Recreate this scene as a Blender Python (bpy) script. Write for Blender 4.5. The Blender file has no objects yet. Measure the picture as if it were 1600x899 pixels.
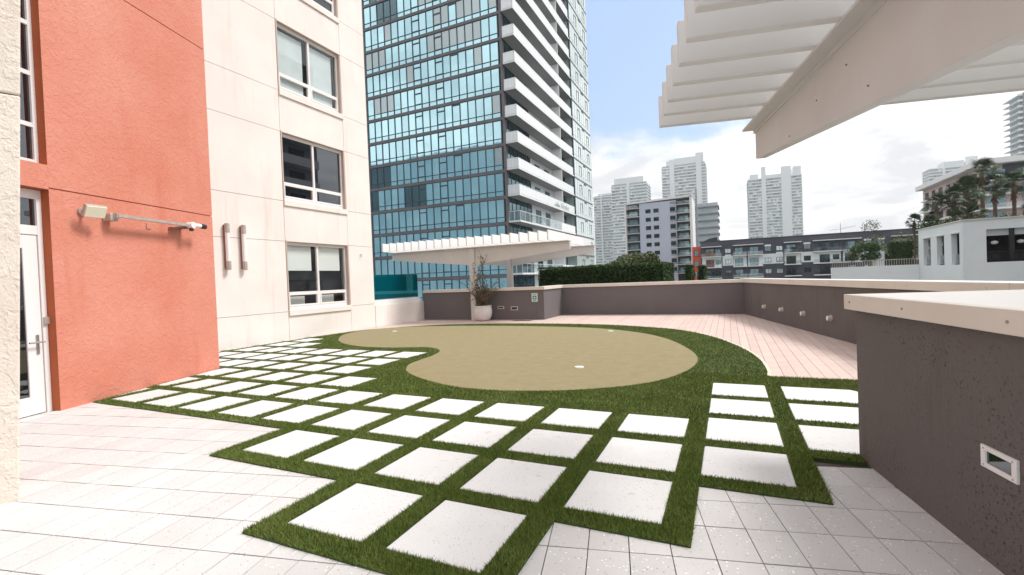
import bpy, bmesh, math, random
import numpy as np
from mathutils import Vector, Matrix
random.seed(7); rng = np.random.default_rng(7)
sc = bpy.context.scene
col = sc.collection
R = math.radians

# ------------------------------------------------------------------ camera
cam = bpy.data.cameras.new('camera'); camo = bpy.data.objects.new('camera', cam); col.objects.link(camo)
pitch, roll, yaw = R(.926), R(-2.25), R(24.8)
Rz = Matrix.Rotation(yaw, 3, 'Z')
fw = Rz @ Vector((0, math.cos(pitch), -math.sin(pitch))); up = Rz @ Vector((0, math.sin(pitch), math.cos(pitch))); rt = Rz @ Vector((1, 0, 0))
r2 = math.cos(roll) * rt + math.sin(roll) * up; u2 = -math.sin(roll) * rt + math.cos(roll) * up
m3 = Matrix((r2, u2, -fw)).transposed()
camo.matrix_world = Matrix.Translation((0, 0, 1.5)) @ m3.to_4x4()
cam.sensor_width = 36; cam.lens = 732.4 / 1600 * 36; cam.clip_end = 6000; cam.clip_start = .05
sc.camera = camo

# ------------------------------------------------------------------ world
SUN_AZ, SUN_EL = 28, 52          # degrees, azimuth counted from +X
W = bpy.data.worlds.new('World'); sc.world = W; W.use_nodes = True
nt = W.node_tree; N = nt.nodes; L = nt.links
for n_ in list(N): N.remove(n_)
out = N.new('ShaderNodeOutputWorld'); bg = N.new('ShaderNodeBackground'); bg.inputs['Strength'].default_value = .1
sky = N.new('ShaderNodeTexSky'); sky.sky_type = 'NISHITA'; sky.sun_disc = False
sky.sun_elevation = R(SUN_EL); sky.sun_rotation = R(90 - SUN_AZ); sky.dust_density = 2.0; sky.air_density = 1.0
tc = N.new('ShaderNodeTexCoord')
sep = N.new('ShaderNodeSeparateXYZ'); L.new(tc.outputs['Generated'], sep.inputs[0])
def wm(op, a, b=None, c=None, clamp=False):
    n = N.new('ShaderNodeMath'); n.operation = op; n.use_clamp = clamp
    for i, v in enumerate((a, b, c)):
        if v is None: continue
        if isinstance(v, (int, float)): n.inputs[i].default_value = v
        else: L.new(v, n.inputs[i])
    return n.outputs[0]
zz = wm('ADD', wm('MAXIMUM', sep.outputs[2], 0.0), .22)
px_ = wm('DIVIDE', sep.outputs[0], zz); py_ = wm('DIVIDE', sep.outputs[1], zz)
cmb = N.new('ShaderNodeCombineXYZ'); L.new(px_, cmb.inputs[0]); L.new(py_, cmb.inputs[1]); L.new(wm('MULTIPLY', sep.outputs[2], 1.5), cmb.inputs[2])
def wnoise(scale, det, rough, dist=0.0, src=None):
    n = N.new('ShaderNodeTexNoise'); n.inputs['Scale'].default_value = scale; n.inputs['Detail'].default_value = det
    n.inputs['Roughness'].default_value = rough; n.inputs['Distortion'].default_value = dist
    L.new(src or cmb.outputs[0], n.inputs['Vector']); return n.outputs[0]
n1 = wnoise(1.1, 8, .58, .3); n2 = wnoise(2.6, 9, .6, .4, tc.outputs['Generated'])
n3 = wnoise(2.2, 10, .6, .5)
# a gap in the cloud deck
gap = N.new('ShaderNodeVectorMath'); gap.operation = 'DISTANCE'; L.new(tc.outputs['Generated'], gap.inputs[0]); gap.inputs[1].default_value = (-.15, .87, .465)
g = wm('MULTIPLY_ADD', gap.outputs['Value'], -2.3, .74); g = wm('MAXIMUM', g, 0.0)
g = wm('MULTIPLY', g, 1.0)
mask = wm('SUBTRACT', wm('ADD', wm('MULTIPLY', n1, .6), wm('MULTIPLY', n2, .55)), g)
mr = N.new('ShaderNodeMapRange'); mr.interpolation_type = 'SMOOTHSTEP'; L.new(mask, mr.inputs[0]); mr.inputs[1].default_value = .30; mr.inputs[2].default_value = .42
cr = N.new('ShaderNodeValToRGB'); L.new(n3, cr.inputs[0])
cr.color_ramp.elements[0].position = .38; cr.color_ramp.elements[0].color = (4.9, 5.0, 5.15, 1)
cr.color_ramp.elements[1].position = .56; cr.color_ramp.elements[1].color = (7.0, 7.0, 7.0, 1)
veil = N.new('ShaderNodeMix'); veil.data_type = 'RGBA'; veil.inputs[0].default_value = .60
L.new(sky.outputs[0], veil.inputs[6]); veil.inputs[7].default_value = (3.6, 4.8, 6.9, 1)
mx = N.new('ShaderNodeMix'); mx.data_type = 'RGBA'; L.new(mr.outputs[0], mx.inputs[0]); L.new(veil.outputs[2], mx.inputs[6]); L.new(cr.outputs[0], mx.inputs[7])
L.new(mx.outputs[2], bg.inputs[0]); L.new(bg.outputs[0], out.inputs[0])

# ------------------------------------------------------------------ sun (soft: thin cloud)
sl = bpy.data.lights.new('sun', 'SUN'); sl.energy = 2.1; sl.angle = R(16); sl.color = (1, .975, .94)
so = bpy.data.objects.new('sun', sl); col.objects.link(so)
sd = Vector((math.cos(R(SUN_AZ)) * math.cos(R(SUN_EL)), math.sin(R(SUN_AZ)) * math.cos(R(SUN_EL)), math.sin(R(SUN_EL))))
so.rotation_euler = sd.to_track_quat('Z', 'Y').to_euler(); so.location = (20, 10, 60)
vs = sc.view_settings; vs.view_transform = 'Standard'; vs.look = 'None'; vs.gamma = 1; vs.use_curve_mapping = False; vs.exposure = 0.84
sc.cycles.max_bounces = 6; sc.cycles.transparent_max_bounces = 8

# ------------------------------------------------------------------ materials
def mat(name, c, rough=.8, var=None, vscale=2.0, vdet=6, bump=0, bscale=30, bdet=6, bdist=.01, metal=0, spec=.5, tint=0, island=0, specks=None, voro=0, coat=0, streak=None, pits=None):
    """c base colour; var second colour mixed in by noise; specks (colour, scale, threshold); tint = brightness change per object"""
    m = bpy.data.materials.new(name); m.use_nodes = True
    t = m.node_tree; n = t.nodes; l = t.links; b = n['Principled BSDF']
    b.inputs['Roughness'].default_value = rough; b.inputs['Metallic'].default_value = metal; b.inputs['Specular IOR Level'].default_value = spec
    geo = n.new('ShaderNodeNewGeometry'); pos = geo.outputs['Position']
    def noise(s, d, r=.6, vec=None):
        q = n.new('ShaderNodeTexNoise'); q.inputs['Scale'].default_value = s; q.inputs['Detail'].default_value = d; q.inputs['Roughness'].default_value = r
        l.new(vec or pos, q.inputs['Vector']); return q.outputs[0]
    def mixc(f, a, bb):
        q = n.new('ShaderNodeMix'); q.data_type = 'RGBA'
        for i, v in ((0, f), (6, a), (7, bb)):
            if isinstance(v, (int, float)): q.inputs[i].default_value = v
            elif isinstance(v, tuple): q.inputs[i].default_value = (*v, 1)
            else: l.new(v, q.inputs[i])
        return q.outputs[2]
    def rmp(f, a, bb):
        q = n.new('ShaderNodeMapRange'); l.new(f, q.inputs[0]); q.inputs[1].default_value = a; q.inputs[2].default_value = bb; q.clamp = True; return q.outputs[0]
    cc = c
    if var: cc = mixc(rmp(noise(vscale, vdet), .35, .68), c, var)
    if streak:
        mp = n.new('ShaderNodeMapping'); mp.inputs['Scale'].default_value = (1, 1, .12); l.new(pos, mp.inputs[0])
        cc = mixc(rmp(noise(streak[1], 5, .6, mp.outputs[0]), .56, .8), cc, streak[0])
    if pits:                # irregular small dark pits, denser in patches
        pc, ps, pth, pp = pits
        big = rmp(noise(pp, 4), .42, .62); nn = noise(ps, 5, .7)
        ad_ = n.new('ShaderNodeMath'); ad_.operation = 'MULTIPLY_ADD'; l.new(big, ad_.inputs[0]); ad_.inputs[1].default_value = .10; l.new(nn, ad_.inputs[2])
        cc = mixc(rmp(ad_.outputs[0], pth + .03, pth + .09), cc, pc)
    if specks:
        for sp, s, th in specks:
            v = n.new('ShaderNodeTexVoronoi'); v.inputs['Scale'].default_value = s; l.new(pos, v.inputs['Vector'])
            sr = n.new('ShaderNodeSeparateColor'); l.new(v.outputs['Color'], sr.inputs[0])
            a = n.new('ShaderNodeMath'); a.operation = 'LESS_THAN'; l.new(v.outputs['Distance'], a.inputs[0]); a.inputs[1].default_value = .33
            k = n.new('ShaderNodeMath'); k.operation = 'LESS_THAN'; l.new(sr.outputs[0], k.inputs[0]); k.inputs[1].default_value = th
            mu = n.new('ShaderNodeMath'); mu.operation = 'MULTIPLY'; l.new(a.outputs[0], mu.inputs[0]); l.new(k.outputs[0], mu.inputs[1])
            cc = mixc(mu.outputs[0], cc, sp)
    if tint or island:
        if island: src = geo.outputs['Random Per Island']; amt = island
        else: src = n.new('ShaderNodeObjectInfo').outputs['Random']; amt = tint
        mr_ = n.new('ShaderNodeMapRange'); l.new(src, mr_.inputs[0]); mr_.inputs[3].default_value = 1 - amt; mr_.inputs[4].default_value = 1 + amt
        h = n.new('ShaderNodeHueSaturation'); l.new(mr_.outputs[0], h.inputs['Value'])
        if isinstance(cc, tuple): h.inputs['Color'].default_value = (*cc, 1)
        else: l.new(cc, h.inputs['Color'])
        cc = h.outputs[0]
    if isinstance(cc, tuple): b.inputs['Base Color'].default_value = (*cc, 1)
    else: l.new(cc, b.inputs['Base Color'])
    if bump:
        hgt = noise(bscale, bdet)
        if voro:
            mp = n.new('ShaderNodeMapping'); mp.inputs['Scale'].default_value = (1, 1, .55); mp.inputs['Rotation'].default_value = (.5, .4, 0)
            wv = n.new('ShaderNodeTexNoise'); wv.inputs['Scale'].default_value = voro * .6; l.new(pos, wv.inputs['Vector']); 
            ad = n.new('ShaderNodeVectorMath'); ad.operation = 'MULTIPLY_ADD'; l.new(wv.outputs['Color'], ad.inputs[0]); ad.inputs[1].default_value = (.25, .25, .25); l.new(pos, ad.inputs[2])
            l.new(ad.outputs[0], mp.inputs[0])
            v = n.new('ShaderNodeTexNoise'); v.inputs['Scale'].default_value = voro; v.inputs['Detail'].default_value = 3; v.inputs['Roughness'].default_value = .45; l.new(mp.outputs[0], v.inputs['Vector'])
            rg = rmp(v.outputs[0], .47, .56)
            a = n.new('ShaderNodeMath'); a.operation = 'MULTIPLY_ADD'; l.new(rg, a.inputs[0]); a.inputs[1].default_value = .55; l.new(hgt, a.inputs[2]); hgt = a.outputs[0]
        bp = n.new('ShaderNodeBump'); bp.inputs['Strength'].default_value = bump; bp.inputs['Distance'].default_value = bdist
        l.new(hgt, bp.inputs['Height']); l.new(bp.outputs[0], b.inputs['Normal'])
    return m

def glass(name, tint, refl, rough=.02, body=(.01, .03, .04), wav=.0, vary=0, transp=0):
    """reflective window glass: tinted glossy over a dark body (or see-through)"""
    m = bpy.data.materials.new(name); m.use_nodes = True; t = m.node_tree; n = t.nodes; l = t.links
    for q in list(n): n.remove(q)
    o = n.new('ShaderNodeOutputMaterial'); gl = n.new('ShaderNodeBsdfGlossy'); gl.inputs['Color'].default_value = (*tint, 1); gl.inputs['Roughness'].default_value = rough
    if transp:
        df = n.new('ShaderNodeBsdfTransparent'); df.inputs['Color'].default_value = (*body, 1)
    else:
        df = n.new('ShaderNodeBsdfDiffuse'); df.inputs['Color'].default_value = (*body, 1)
    fr = n.new('ShaderNodeLayerWeight'); fr.inputs['Blend'].default_value = .5
    pw = n.new('ShaderNodeMath'); pw.operation = 'POWER'; l.new(fr.outputs['Facing'], pw.inputs[0]); pw.inputs[1].default_value = 4
    mr = n.new('ShaderNodeMapRange'); l.new(pw.outputs[0], mr.inputs[0]); mr.inputs[3].default_value = refl; mr.inputs[4].default_value = 1
    fac = mr.outputs[0]
    if vary:
        oi = n.new('ShaderNodeObjectInfo'); v = n.new('ShaderNodeMapRange'); l.new(oi.outputs['Random'], v.inputs[0]); v.inputs[3].default_value = 1 - vary; v.inputs[4].default_value = 1
        mm = n.new('ShaderNodeMath'); mm.operation = 'MULTIPLY'; l.new(fac, mm.inputs[0]); l.new(v.outputs[0], mm.inputs[1]); fac = mm.outputs[0]
    if wav:
        gg = n.new('ShaderNodeNewGeometry'); ns = n.new('ShaderNodeTexNoise'); ns.inputs['Scale'].default_value = .8; ns.inputs['Detail'].default_value = 1; l.new(gg.outputs['Position'], ns.inputs['Vector'])
        bp = n.new('ShaderNodeBump'); bp.inputs['Strength'].default_value = wav; bp.inputs['Distance'].default_value = .02; l.new(ns.outputs[0], bp.inputs['Height']); l.new(bp.outputs[0], gl.inputs['Normal'])
    ms = n.new('ShaderNodeMixShader'); l.new(fac, ms.inputs[0]); l.new(df.outputs[0], ms.inputs[1]); l.new(gl.outputs[0], ms.inputs[2]); l.new(ms.outputs[0], o.inputs[0])
    return m

M = {}
M['paver'] = mat('white_granite_paver', (.62, .605, .595), .75, (.56, .54, .53), 1.3, 5, bump=.25, bscale=120, bdist=.002, tint=.05, specks=[((.40, .36, .35), 62, .05), ((.46, .42, .40), 120, .10), ((.85, .85, .84), 60, .08)], pits=((.53, .51, .49), 16, .64, .7))
M['slab'] = mat('white_stone_slab', (.70, .69, .685), .75, (.63, .62, .615), 1.1, 5, bump=.25, bscale=130, bdist=.002, tint=.025, specks=[((.45, .41, .38), 70, .06), ((.48, .45, .43), 125, .12)], pits=((.56, .545, .52), 13, .63, .6))
M['mortar'] = mat('dark_joint_sand', (.11, .08, .073), .95)
M['deck'] = mat('pink_composite_board', (.54, .41, .365), .75, (.60, .47, .42), 3, 6, bump=.2, bscale=60, bdist=.002, tint=.05)
M['turf_base'] = mat('turf_backing', (.03, .055, .014), .95, (.045, .075, .02), 20)
M['blade'] = mat('turf_blades', (.118, .168, .028), .65, (.18, .225, .055), 1.6, 4, spec=.25, island=.38)
M['green'] = mat('putting_green', (.262, .224, .128), .95, (.30, .258, .152), 5, 8, bump=.9, bscale=240, bdist=.006, spec=.1, specks=[((.19, .15, .075), 130, .4), ((.33, .28, .17), 150, .4)])
M['cream'] = mat('cream_edging', (.66, .60, .47), .7)
M['orange'] = mat('orange_stucco', (.61, .205, .135), .8, (.67, .27, .195), .7, 6, bump=.6, bscale=55, bdet=6, bdist=.010, voro=15, streak=((.56, .165, .10), 2.2))
M['orange_dark'] = mat('dark_orange_reveal', (.42, .105, .038), .85, bump=.4, bscale=40, bdist=.006)  # darker orange than the wall face, for reveals and the core
M['beige'] = mat('beige_stucco', (.83, .77, .73), .85, (.77, .70, .655), .9, 7, bump=.35, bscale=45, bdet=6, bdist=.006, streak=((.70, .61, .56), 3))
M['pillar'] = mat('rough_cream_stucco', (.80, .715, .63), .85, (.74, .64, .55), 2, 6, bump=.8, bscale=60, bdet=5, bdist=.009, voro=14)
M['groove'] = mat('brown_joint_backing', (.30, .22, .19), .9)  # dark brown backing behind the panel joints
M['white_frame'] = mat('white_window_frame', (.80, .77, .76), .45)
M['trim'] = mat('tan_window_trim', (.50, .40, .35), .7)
M['wall'] = mat('mauve_grey_stucco', (.120, .105, .101), .82, (.138, .120, .115), 1.2, 6, bump=1, bscale=42, bdet=7, bdist=.011, pits=((.055, .045, .042), 52, .62, 1.1), streak=((.085, .068, .066), 4))
M['wallfar'] = mat('grey_stucco', (.132, .117, .121), .8, (.15, .134, .138), .8, 6, bump=.35, bscale=60, bdist=.004)
M['coping'] = mat('cream_metal_coping', (.72, .67, .60), .45, (.66, .61, .54), 1.5, 4)
M['cap'] = mat('white_coping_top', (.78, .76, .74), .35)
M['pergslat'] = mat('white_slat_paint', (.70, .695, .685), .55, (.65, .645, .635), 1.6, 8, bump=.1, bscale=25, bdist=.003)
M['pergola'] = mat('warm_white_paint', (.61, .60, .58), .55, (.56, .545, .53), 1.6, 8, bump=.12, bscale=25, bdist=.003)
M['dark'] = mat('black_plastic', (.02, .018, .018), .5)
M['steel'] = mat('brushed_steel', (.42, .40, .39), .4, metal=.8)
M['galv'] = mat('galvanised_steel', (.55, .50, .46), .45, (.42, .36, .32), 9, metal=.4)
M['rust'] = mat('brown_bracket', (.26, .14, .11), .7)
M['lens'] = mat('cream_lens', (.86, .84, .66), .35)
M['tube'] = mat('opal_tube', (.86, .84, .85), .3)
M['white'] = mat('white_paint', (.80, .79, .79), .5)
M['bright'] = mat('clean_white_render', (.85, .86, .87), .7, (.80, .82, .84), .5, 4)
M['pot'] = mat('glazed_white_pot', (.74, .70, .68), .3, (.66, .62, .60), 4, 5)
M['soil'] = mat('soil', (.05, .035, .025), .95)
M['bark'] = mat('twig_bark', (.17, .115, .085), .9, (.11, .07, .05), 30)
M['drytwig'] = mat('dry_leaf', (.10, .09, .04), .8, (.22, .17, .09), 12, island=.4)
M['signgreen'] = mat('sign_green', (.02, .21, .14), .5)
M['signwhite'] = mat('sign_pale_green', (.55, .68, .62), .5)
M['teal'] = glass('teal_glass', (.1, .42, .50), .55, .05, (.0, .14, .19), transp=0)
M['hedge'] = mat('hedge_leaf', (.028, .062, .016), .7, (.055, .10, .022), 3, island=.5, spec=.3)
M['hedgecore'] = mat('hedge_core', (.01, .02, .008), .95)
M['bush'] = mat('olive_leaf', (.09, .125, .045), .7, (.15, .17, .08), 3, island=.5)
M['palm'] = mat('palm_leaf', (.026, .055, .016), .6, (.05, .09, .028), 2, tint=.5)
M['palmdead'] = mat('palm_skirt', (.12, .055, .035), .9, (.20, .10, .06), 6)
M['trunk'] = mat('palm_trunk', (.20, .13, .10), .9, (.12, .07, .05), 5)
M['pane'] = glass('window_glass_dark', (.85, .9, .95), .16, .01, (.006, .007, .01))
M['clear'] = glass('window_glass_clear', (.85, .9, .95), .04, .01, (.97, .985, .985), transp=1)
M['blind'] = mat('white_blind', (.66, .70, .69), .8, (.60, .64, .64), 3)
M['shade'] = mat('roller_shade', (.78, .78, .76), .8)
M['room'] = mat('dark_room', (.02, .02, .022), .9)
M['tg'] = glass('tower_glass', (.64, .93, 1.0), .86, .03, (.05, .24, .36), wav=.25, vary=.22)
M['tg2'] = glass('tower_glass_curtained', (.70, .80, .84), .42, .06, (.36, .42, .43), wav=.2, vary=.2)
M['tg3'] = glass('tower_glass_open', (.45, .65, .72), .28, .03, (.006, .02, .028), wav=.2)
M['tg4'] = glass('tower_side_glass', (.55, .75, .80), .25, .05, (.01, .03, .04))
M['band'] = mat('tower_slab_edge', (.17, .155, .17), .6, (.13, .12, .135), 1)
M['mull'] = mat('tower_mullion', (.045, .085, .105), .5)
M['bal'] = mat('balcony_slab', (.74, .74, .75), .7)
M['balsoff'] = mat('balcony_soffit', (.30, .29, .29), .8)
M['rail'] = glass('frosted_rail_glass', (.85, .88, .9), .2, .2, (.80, .82, .84))
M['railclear'] = glass('clear_rail_glass', (.8, .88, .9), .12, .03, (.90, .93, .93), transp=1)
M['palewin'] = glass('pale_bay_glass', (.85, .93, .93), .35, .1, (.62, .70, .69), vary=.3)
M['emblem'] = mat('grey_green_print', (.36, .41, .38), .8)
M['mirrorb'] = mat('blue_grey_facade', (.30, .37, .43), .8, (.40, .47, .52), .12, 3)
M['greybldg'] = mat('pale_blue_render', (.52, .56, .67), .8, (.49, .53, .64), .1)
M['slate'] = mat('slate_render', (.055, .058, .082), .8, (.07, .073, .10), .15)
M['slate2'] = mat('charcoal_render', (.035, .036, .045), .8)
M['orangeb'] = mat('red_orange_render', (.62, .09, .035), .8)
M['far'] = mat('far_tower_hazed_white', (.80, .82, .84), .8, (.76, .79, .82), .05)  # white, paled further so the colour carries some distance haze
M['farwin'] = mat('far_tower_glass', (.36, .42, .45), .3, (.46, .52, .54), .2)
M['fargrey'] = mat('far_tower_grey', (.27, .28, .32), .8)
M['pinkb'] = mat('pink_render', (.60, .45, .42), .8)
M['city'] = mat('city_ground', (.10, .11, .10), .95, (.05, .08, .04), .02)

# ------------------------------------------------------------------ helpers
class Fr:                       # a flat frame: local (a, b) -> world x, y
    def __init__(s, ox, oy, az): s.o = (ox, oy); s.c, s.s = math.cos(R(az)), math.sin(R(az)); s.az = R(az)
    def __call__(s, a, b): return (s.o[0] + a * s.c - b * s.s, s.o[1] + a * s.s + b * s.c)
    def inv(s, x, y): x -= s.o[0]; y -= s.o[1]; return (x * s.c + y * s.s, -x * s.s + y * s.c)
ID = Fr(0, 0, 0)
class MB:
    def __init__(s): s.v = []; s.f = []
    def box(s, x0, x1, y0, y1, z0, z1, fr=ID):
        return s.prism([(x0, y0), (x1, y0), (x1, y1), (x0, y1)], z0, z1, fr)
    def prism(s, pts, z0, z1, fr=ID):
        if z0 > z1: z0, z1 = z1, z0
        A = sum(pts[i][0] * pts[(i + 1) % len(pts)][1] - pts[(i + 1) % len(pts)][0] * pts[i][1] for i in range(len(pts)))
        if A < 0: pts = pts[::-1]
        n = len(pts); k = len(s.v)
        w = [fr(*p) for p in pts]
        s.v += [(x, y, z0) for x, y in w] + [(x, y, z1) for x, y in w]
        s.f.append(tuple(range(k + n - 1, k - 1, -1))); s.f.append(tuple(range(k + n, k + 2 * n)))
        for i in range(n):
            j = (i + 1) % n; s.f.append((k + i, k + j, k + n + j, k + n + i))
        return s
    def hexa(s, p):             # 8 points: bottom 4, top 4
        k = len(s.v); s.v += [tuple(q) for q in p]
        s.f += [tuple(k + i for i in t) for t in ((3, 2, 1, 0), (4, 5, 6, 7), (0, 1, 5, 4), (1, 2, 6, 5), (2, 3, 7, 6), (3, 0, 4, 7))]
        return s
    def side(s, pts, b0, b1, fr):      # profile in (a, z), extruded over b
        k = len(s.v); n = len(pts)
        for b in (b0, b1): s.v += [(*fr(a, b), z) for a, z in pts]
        s.f.append(tuple(range(k, k + n))); s.f.append(tuple(range(k + 2 * n - 1, k + n - 1, -1)))
        for i in range(n):
            j = (i + 1) % n; s.f.append((k + j, k + i, k + n + i, k + n + j))
        return s
    def cyl(s, p0, p1, r0, r1=None, n=8, caps=True):
        r1 = r0 if r1 is None else r1
        p0 = Vector(p0); p1 = Vector(p1); d = (p1 - p0).normalized(); a = d.orthogonal().normalized(); b = d.cross(a); k = len(s.v)
        for p, r in ((p0, r0), (p1, r1)):
            for i in range(n):
                t = 2 * math.pi * i / n; s.v.append(tuple(p + (a * math.cos(t) + b * math.sin(t)) * r))
        for i in range(n):
            j = (i + 1) % n; s.f.append((k + i, k + j, k + n + j, k + n + i))
        if caps: s.f.append(tuple(range(k + n - 1, k - 1, -1))); s.f.append(tuple(range(k + n, k + 2 * n)))
        return s
    def lathe(s, prof, cx, cy, n=28):
        k = len(s.v)
        for r, z in prof:
            for i in range(n):
                t = 2 * math.pi * i / n; s.v.append((cx + r * math.cos(t), cy + r * math.sin(t), z))
        for q in range(len(prof) - 1):
            for i in range(n):
                j = (i + 1) % n; s.f.append((k + q * n + i, k + q * n + j, k + (q + 1) * n + j, k + (q + 1) * n + i))
        s.f.append(tuple(range(k + n - 1, k - 1, -1))); s.f.append(tuple(range(k + (len(prof) - 1) * n, k + len(prof) * n)))
        return s
    def build(s, name, m, parent=None, kind=None, smooth=False, label=None):
        o_ = ORG.get(parent.name, (0, 0, 0)) if parent else (0, 0, 0)
        me = bpy.data.meshes.new(name)
        me.from_pydata([(x - o_[0], y - o_[1], z - o_[2]) for x, y, z in s.v], [], s.f); me.materials.append(M[m] if isinstance(m, str) else m)
        me.update()
        if smooth: me.shade_smooth()
        ob = bpy.data.objects.new(name, me); col.objects.link(ob)
        if parent: ob.parent = parent; ORG[ob.name] = o_
        if kind: ob['kind'] = kind
        if label: ob['label'] = label
        return ob
ORG = {}
def thing(name, label, cat, loc=(0, 0, 0), group=None):
    o = bpy.data.objects.new(name, None); col.objects.link(o); o.location = loc; o.empty_display_size = .2
    o['label'] = label; o['category'] = cat
    if group: o['group'] = group
    ORG[o.name] = loc
    return o
def bevel(o, w=.01, seg=2):
    b = o.modifiers.new('bevel', 'BEVEL'); b.width = w; b.segments = seg; b.limit_method = 'ANGLE'; return o
def clip_half(poly, nx, ny, c):          # keep nx*x+ny*y <= c
    o = []
    for i in range(len(poly)):
        p, q = poly[i], poly[(i + 1) % len(poly)]; a = nx * p[0] + ny * p[1] - c; b = nx * q[0] + ny * q[1] - c
        if a <= 0: o.append(p)
        if (a < 0 < b) or (b < 0 < a): t = a / (a - b); o.append((p[0] + (q[0] - p[0]) * t, p[1] + (q[1] - p[1]) * t))
    return o
def area(p): return abs(sum(p[i][0] * p[(i + 1) % len(p)][1] - p[(i + 1) % len(p)][0] * p[i][1] for i in range(len(p)))) / 2
def smooth_curve(pts, k=6, closed=True):
    n = len(pts); out = []
    for i in range(n if closed else n - 1):
        P = [pts[(i + j) % n] if closed else pts[min(max(i + j, 0), n - 1)] for j in (-1, 0, 1, 2)]
        for q in range(k):
            t = q / k
            out.append(tuple(.5 * ((2 * P[1][c]) + (-P[0][c] + P[2][c]) * t + (2 * P[0][c] - 5 * P[1][c] + 4 * P[2][c] - P[3][c]) * t * t + (-P[0][c] + 3 * P[1][c] - 3 * P[2][c] + P[3][c]) * t ** 3) for c in (0, 1)))
    if not closed: out.append(tuple(pts[-1]))
    return out
def inpoly(X, Y, poly):
    c = np.zeros(X.shape, bool); n = len(poly)
    for i in range(n):
        x0, y0 = poly[i]; x1, y1 = poly[(i + 1) % n]
        if y0 == y1: continue
        h = ((y0 > Y) != (y1 > Y)) & (X < (x1 - x0) * (Y - y0) / (y1 - y0) + x0); c ^= h
    return c

# ------------------------------------------------------------------ city ground
MB().box(-1480, 1480, -1180, 1580, -14.4, -13.2).build('ground', 'city', kind='structure')

# ------------------------------------------------------------------ terrace layout (metres; X along the tile rows, Y away from the camera)
OA = (-8.09, 3.09); FO = Fr(*OA, 108.0)                     # orange wall: a along the wall, b into the building
XB = -11.5                                                  # beige wall plane
CX = [-.316 - .7886 * i for i in range(-2, 16)]             # centre lines of turf strips running away; CX[2] is strip 0
def cx(i): return -.316 - .7886 * i
RY = {1: 1.97, 2: 2.77, 3: 3.57, 4: 4.37, 5: 5.15, 6: 5.95, 7: 6.74, 8: 7.55, 9: 8.43, 10: 9.27, 11: 10.1}
RYr = {3: 3.577, 4: 4.39, 5: 5.25, 6: 6.06, 7: 6.90}
SW = .088                                                   # half width of a strip
FWC = (.89, 4.44); FF = Fr(*FWC, 10.3)                      # near planter wall
P4a, P4b = (.47, 18.15), (2.21, 10.88)
ring = [(.46, 7.42), (.48, 8.12), (.39, 9.17), (.1, 10.45), (-.42, 11.83), (-1.24, 13.08), (-2.36, 13.8), (-3.6, 14.28), (-5.36, 14.51), (-7.21, 14.44), (-9.03, 14.04), (-10.17, 13.34), (-10.93, 12.5), (-11.25, 11.7), (-11.38, 10.85), (-11.45, 10.26)]
ring_s = smooth_curve(ring, 5, closed=False)
grn = [(-10.31, 10.21), (-10.92, 11.1), (-11.0, 12.1), (-10.45, 13.0), (-8.77, 13.58), (-6.86, 13.70), (-5.05, 13.6), (-3.34, 13.18), (-2.1, 12.28), (-1.35, 11.25), (-.84, 10.03), (-.56, 8.99), (-.52, 8.17), (-.64, 7.45), (-.85, 6.89), (-1.13, 6.48), (-1.5, 6.16), (-2.02, 5.86), (-2.59, 5.68), (-3.04, 5.62), (-3.58, 5.67), (-4.18, 5.9), (-4.7, 6.2), (-5.1, 6.54), (-5.40, 7.02), (-5.5, 7.55), (-5.55, 8.0), (-5.74, 8.55), (-6.13, 8.92), (-6.54, 9.0), (-7.09, 8.84), (-7.83, 8.78), (-8.61, 8.95), (-9.5, 9.45)]
grn_s = smooth_curve(grn, 5)
oc = FO(2.86, 0)
def on_orange(y): a = (y - OA[1]) / FO.s; return FO(a, 0)[0]
lo = RY[3] - SW
turf_poly = [(on_orange(lo) + .02, lo), (cx(5) - SW, lo), (cx(5) - SW, RY[2] - SW), (cx(3) - SW, RY[2] - SW), (cx(3) - SW, RY[1] - SW), (cx(1) + SW, RY[1] - SW), (cx(1) + SW, RY[2] - SW),
             (cx(0) + SW, RY[2] - SW), (cx(0) + SW, RYr[3] - SW), (cx(-1) + SW, RYr[3] - SW), (cx(-1) + SW, RYr[4] - SW), (.92, RYr[4] - SW), (3.3, 4.55), (2.9, 7.42)] + ring_s + [(-11.5, 10.1 + SW), (-11.5, 6.2), (oc[0], oc[1])]
# base slab and paved sheet
MB().box(-14, 6, -8, 22, -.6, -.035).build('terrace_base', 'mortar', kind='structure')
floor = MB().box(-13.9, 5.9, -7.9, 20.5, -.0345, -.022).build('terrace_floor', 'mortar', kind='structure'); ORG[floor.name] = (0, 0, 0)

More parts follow.
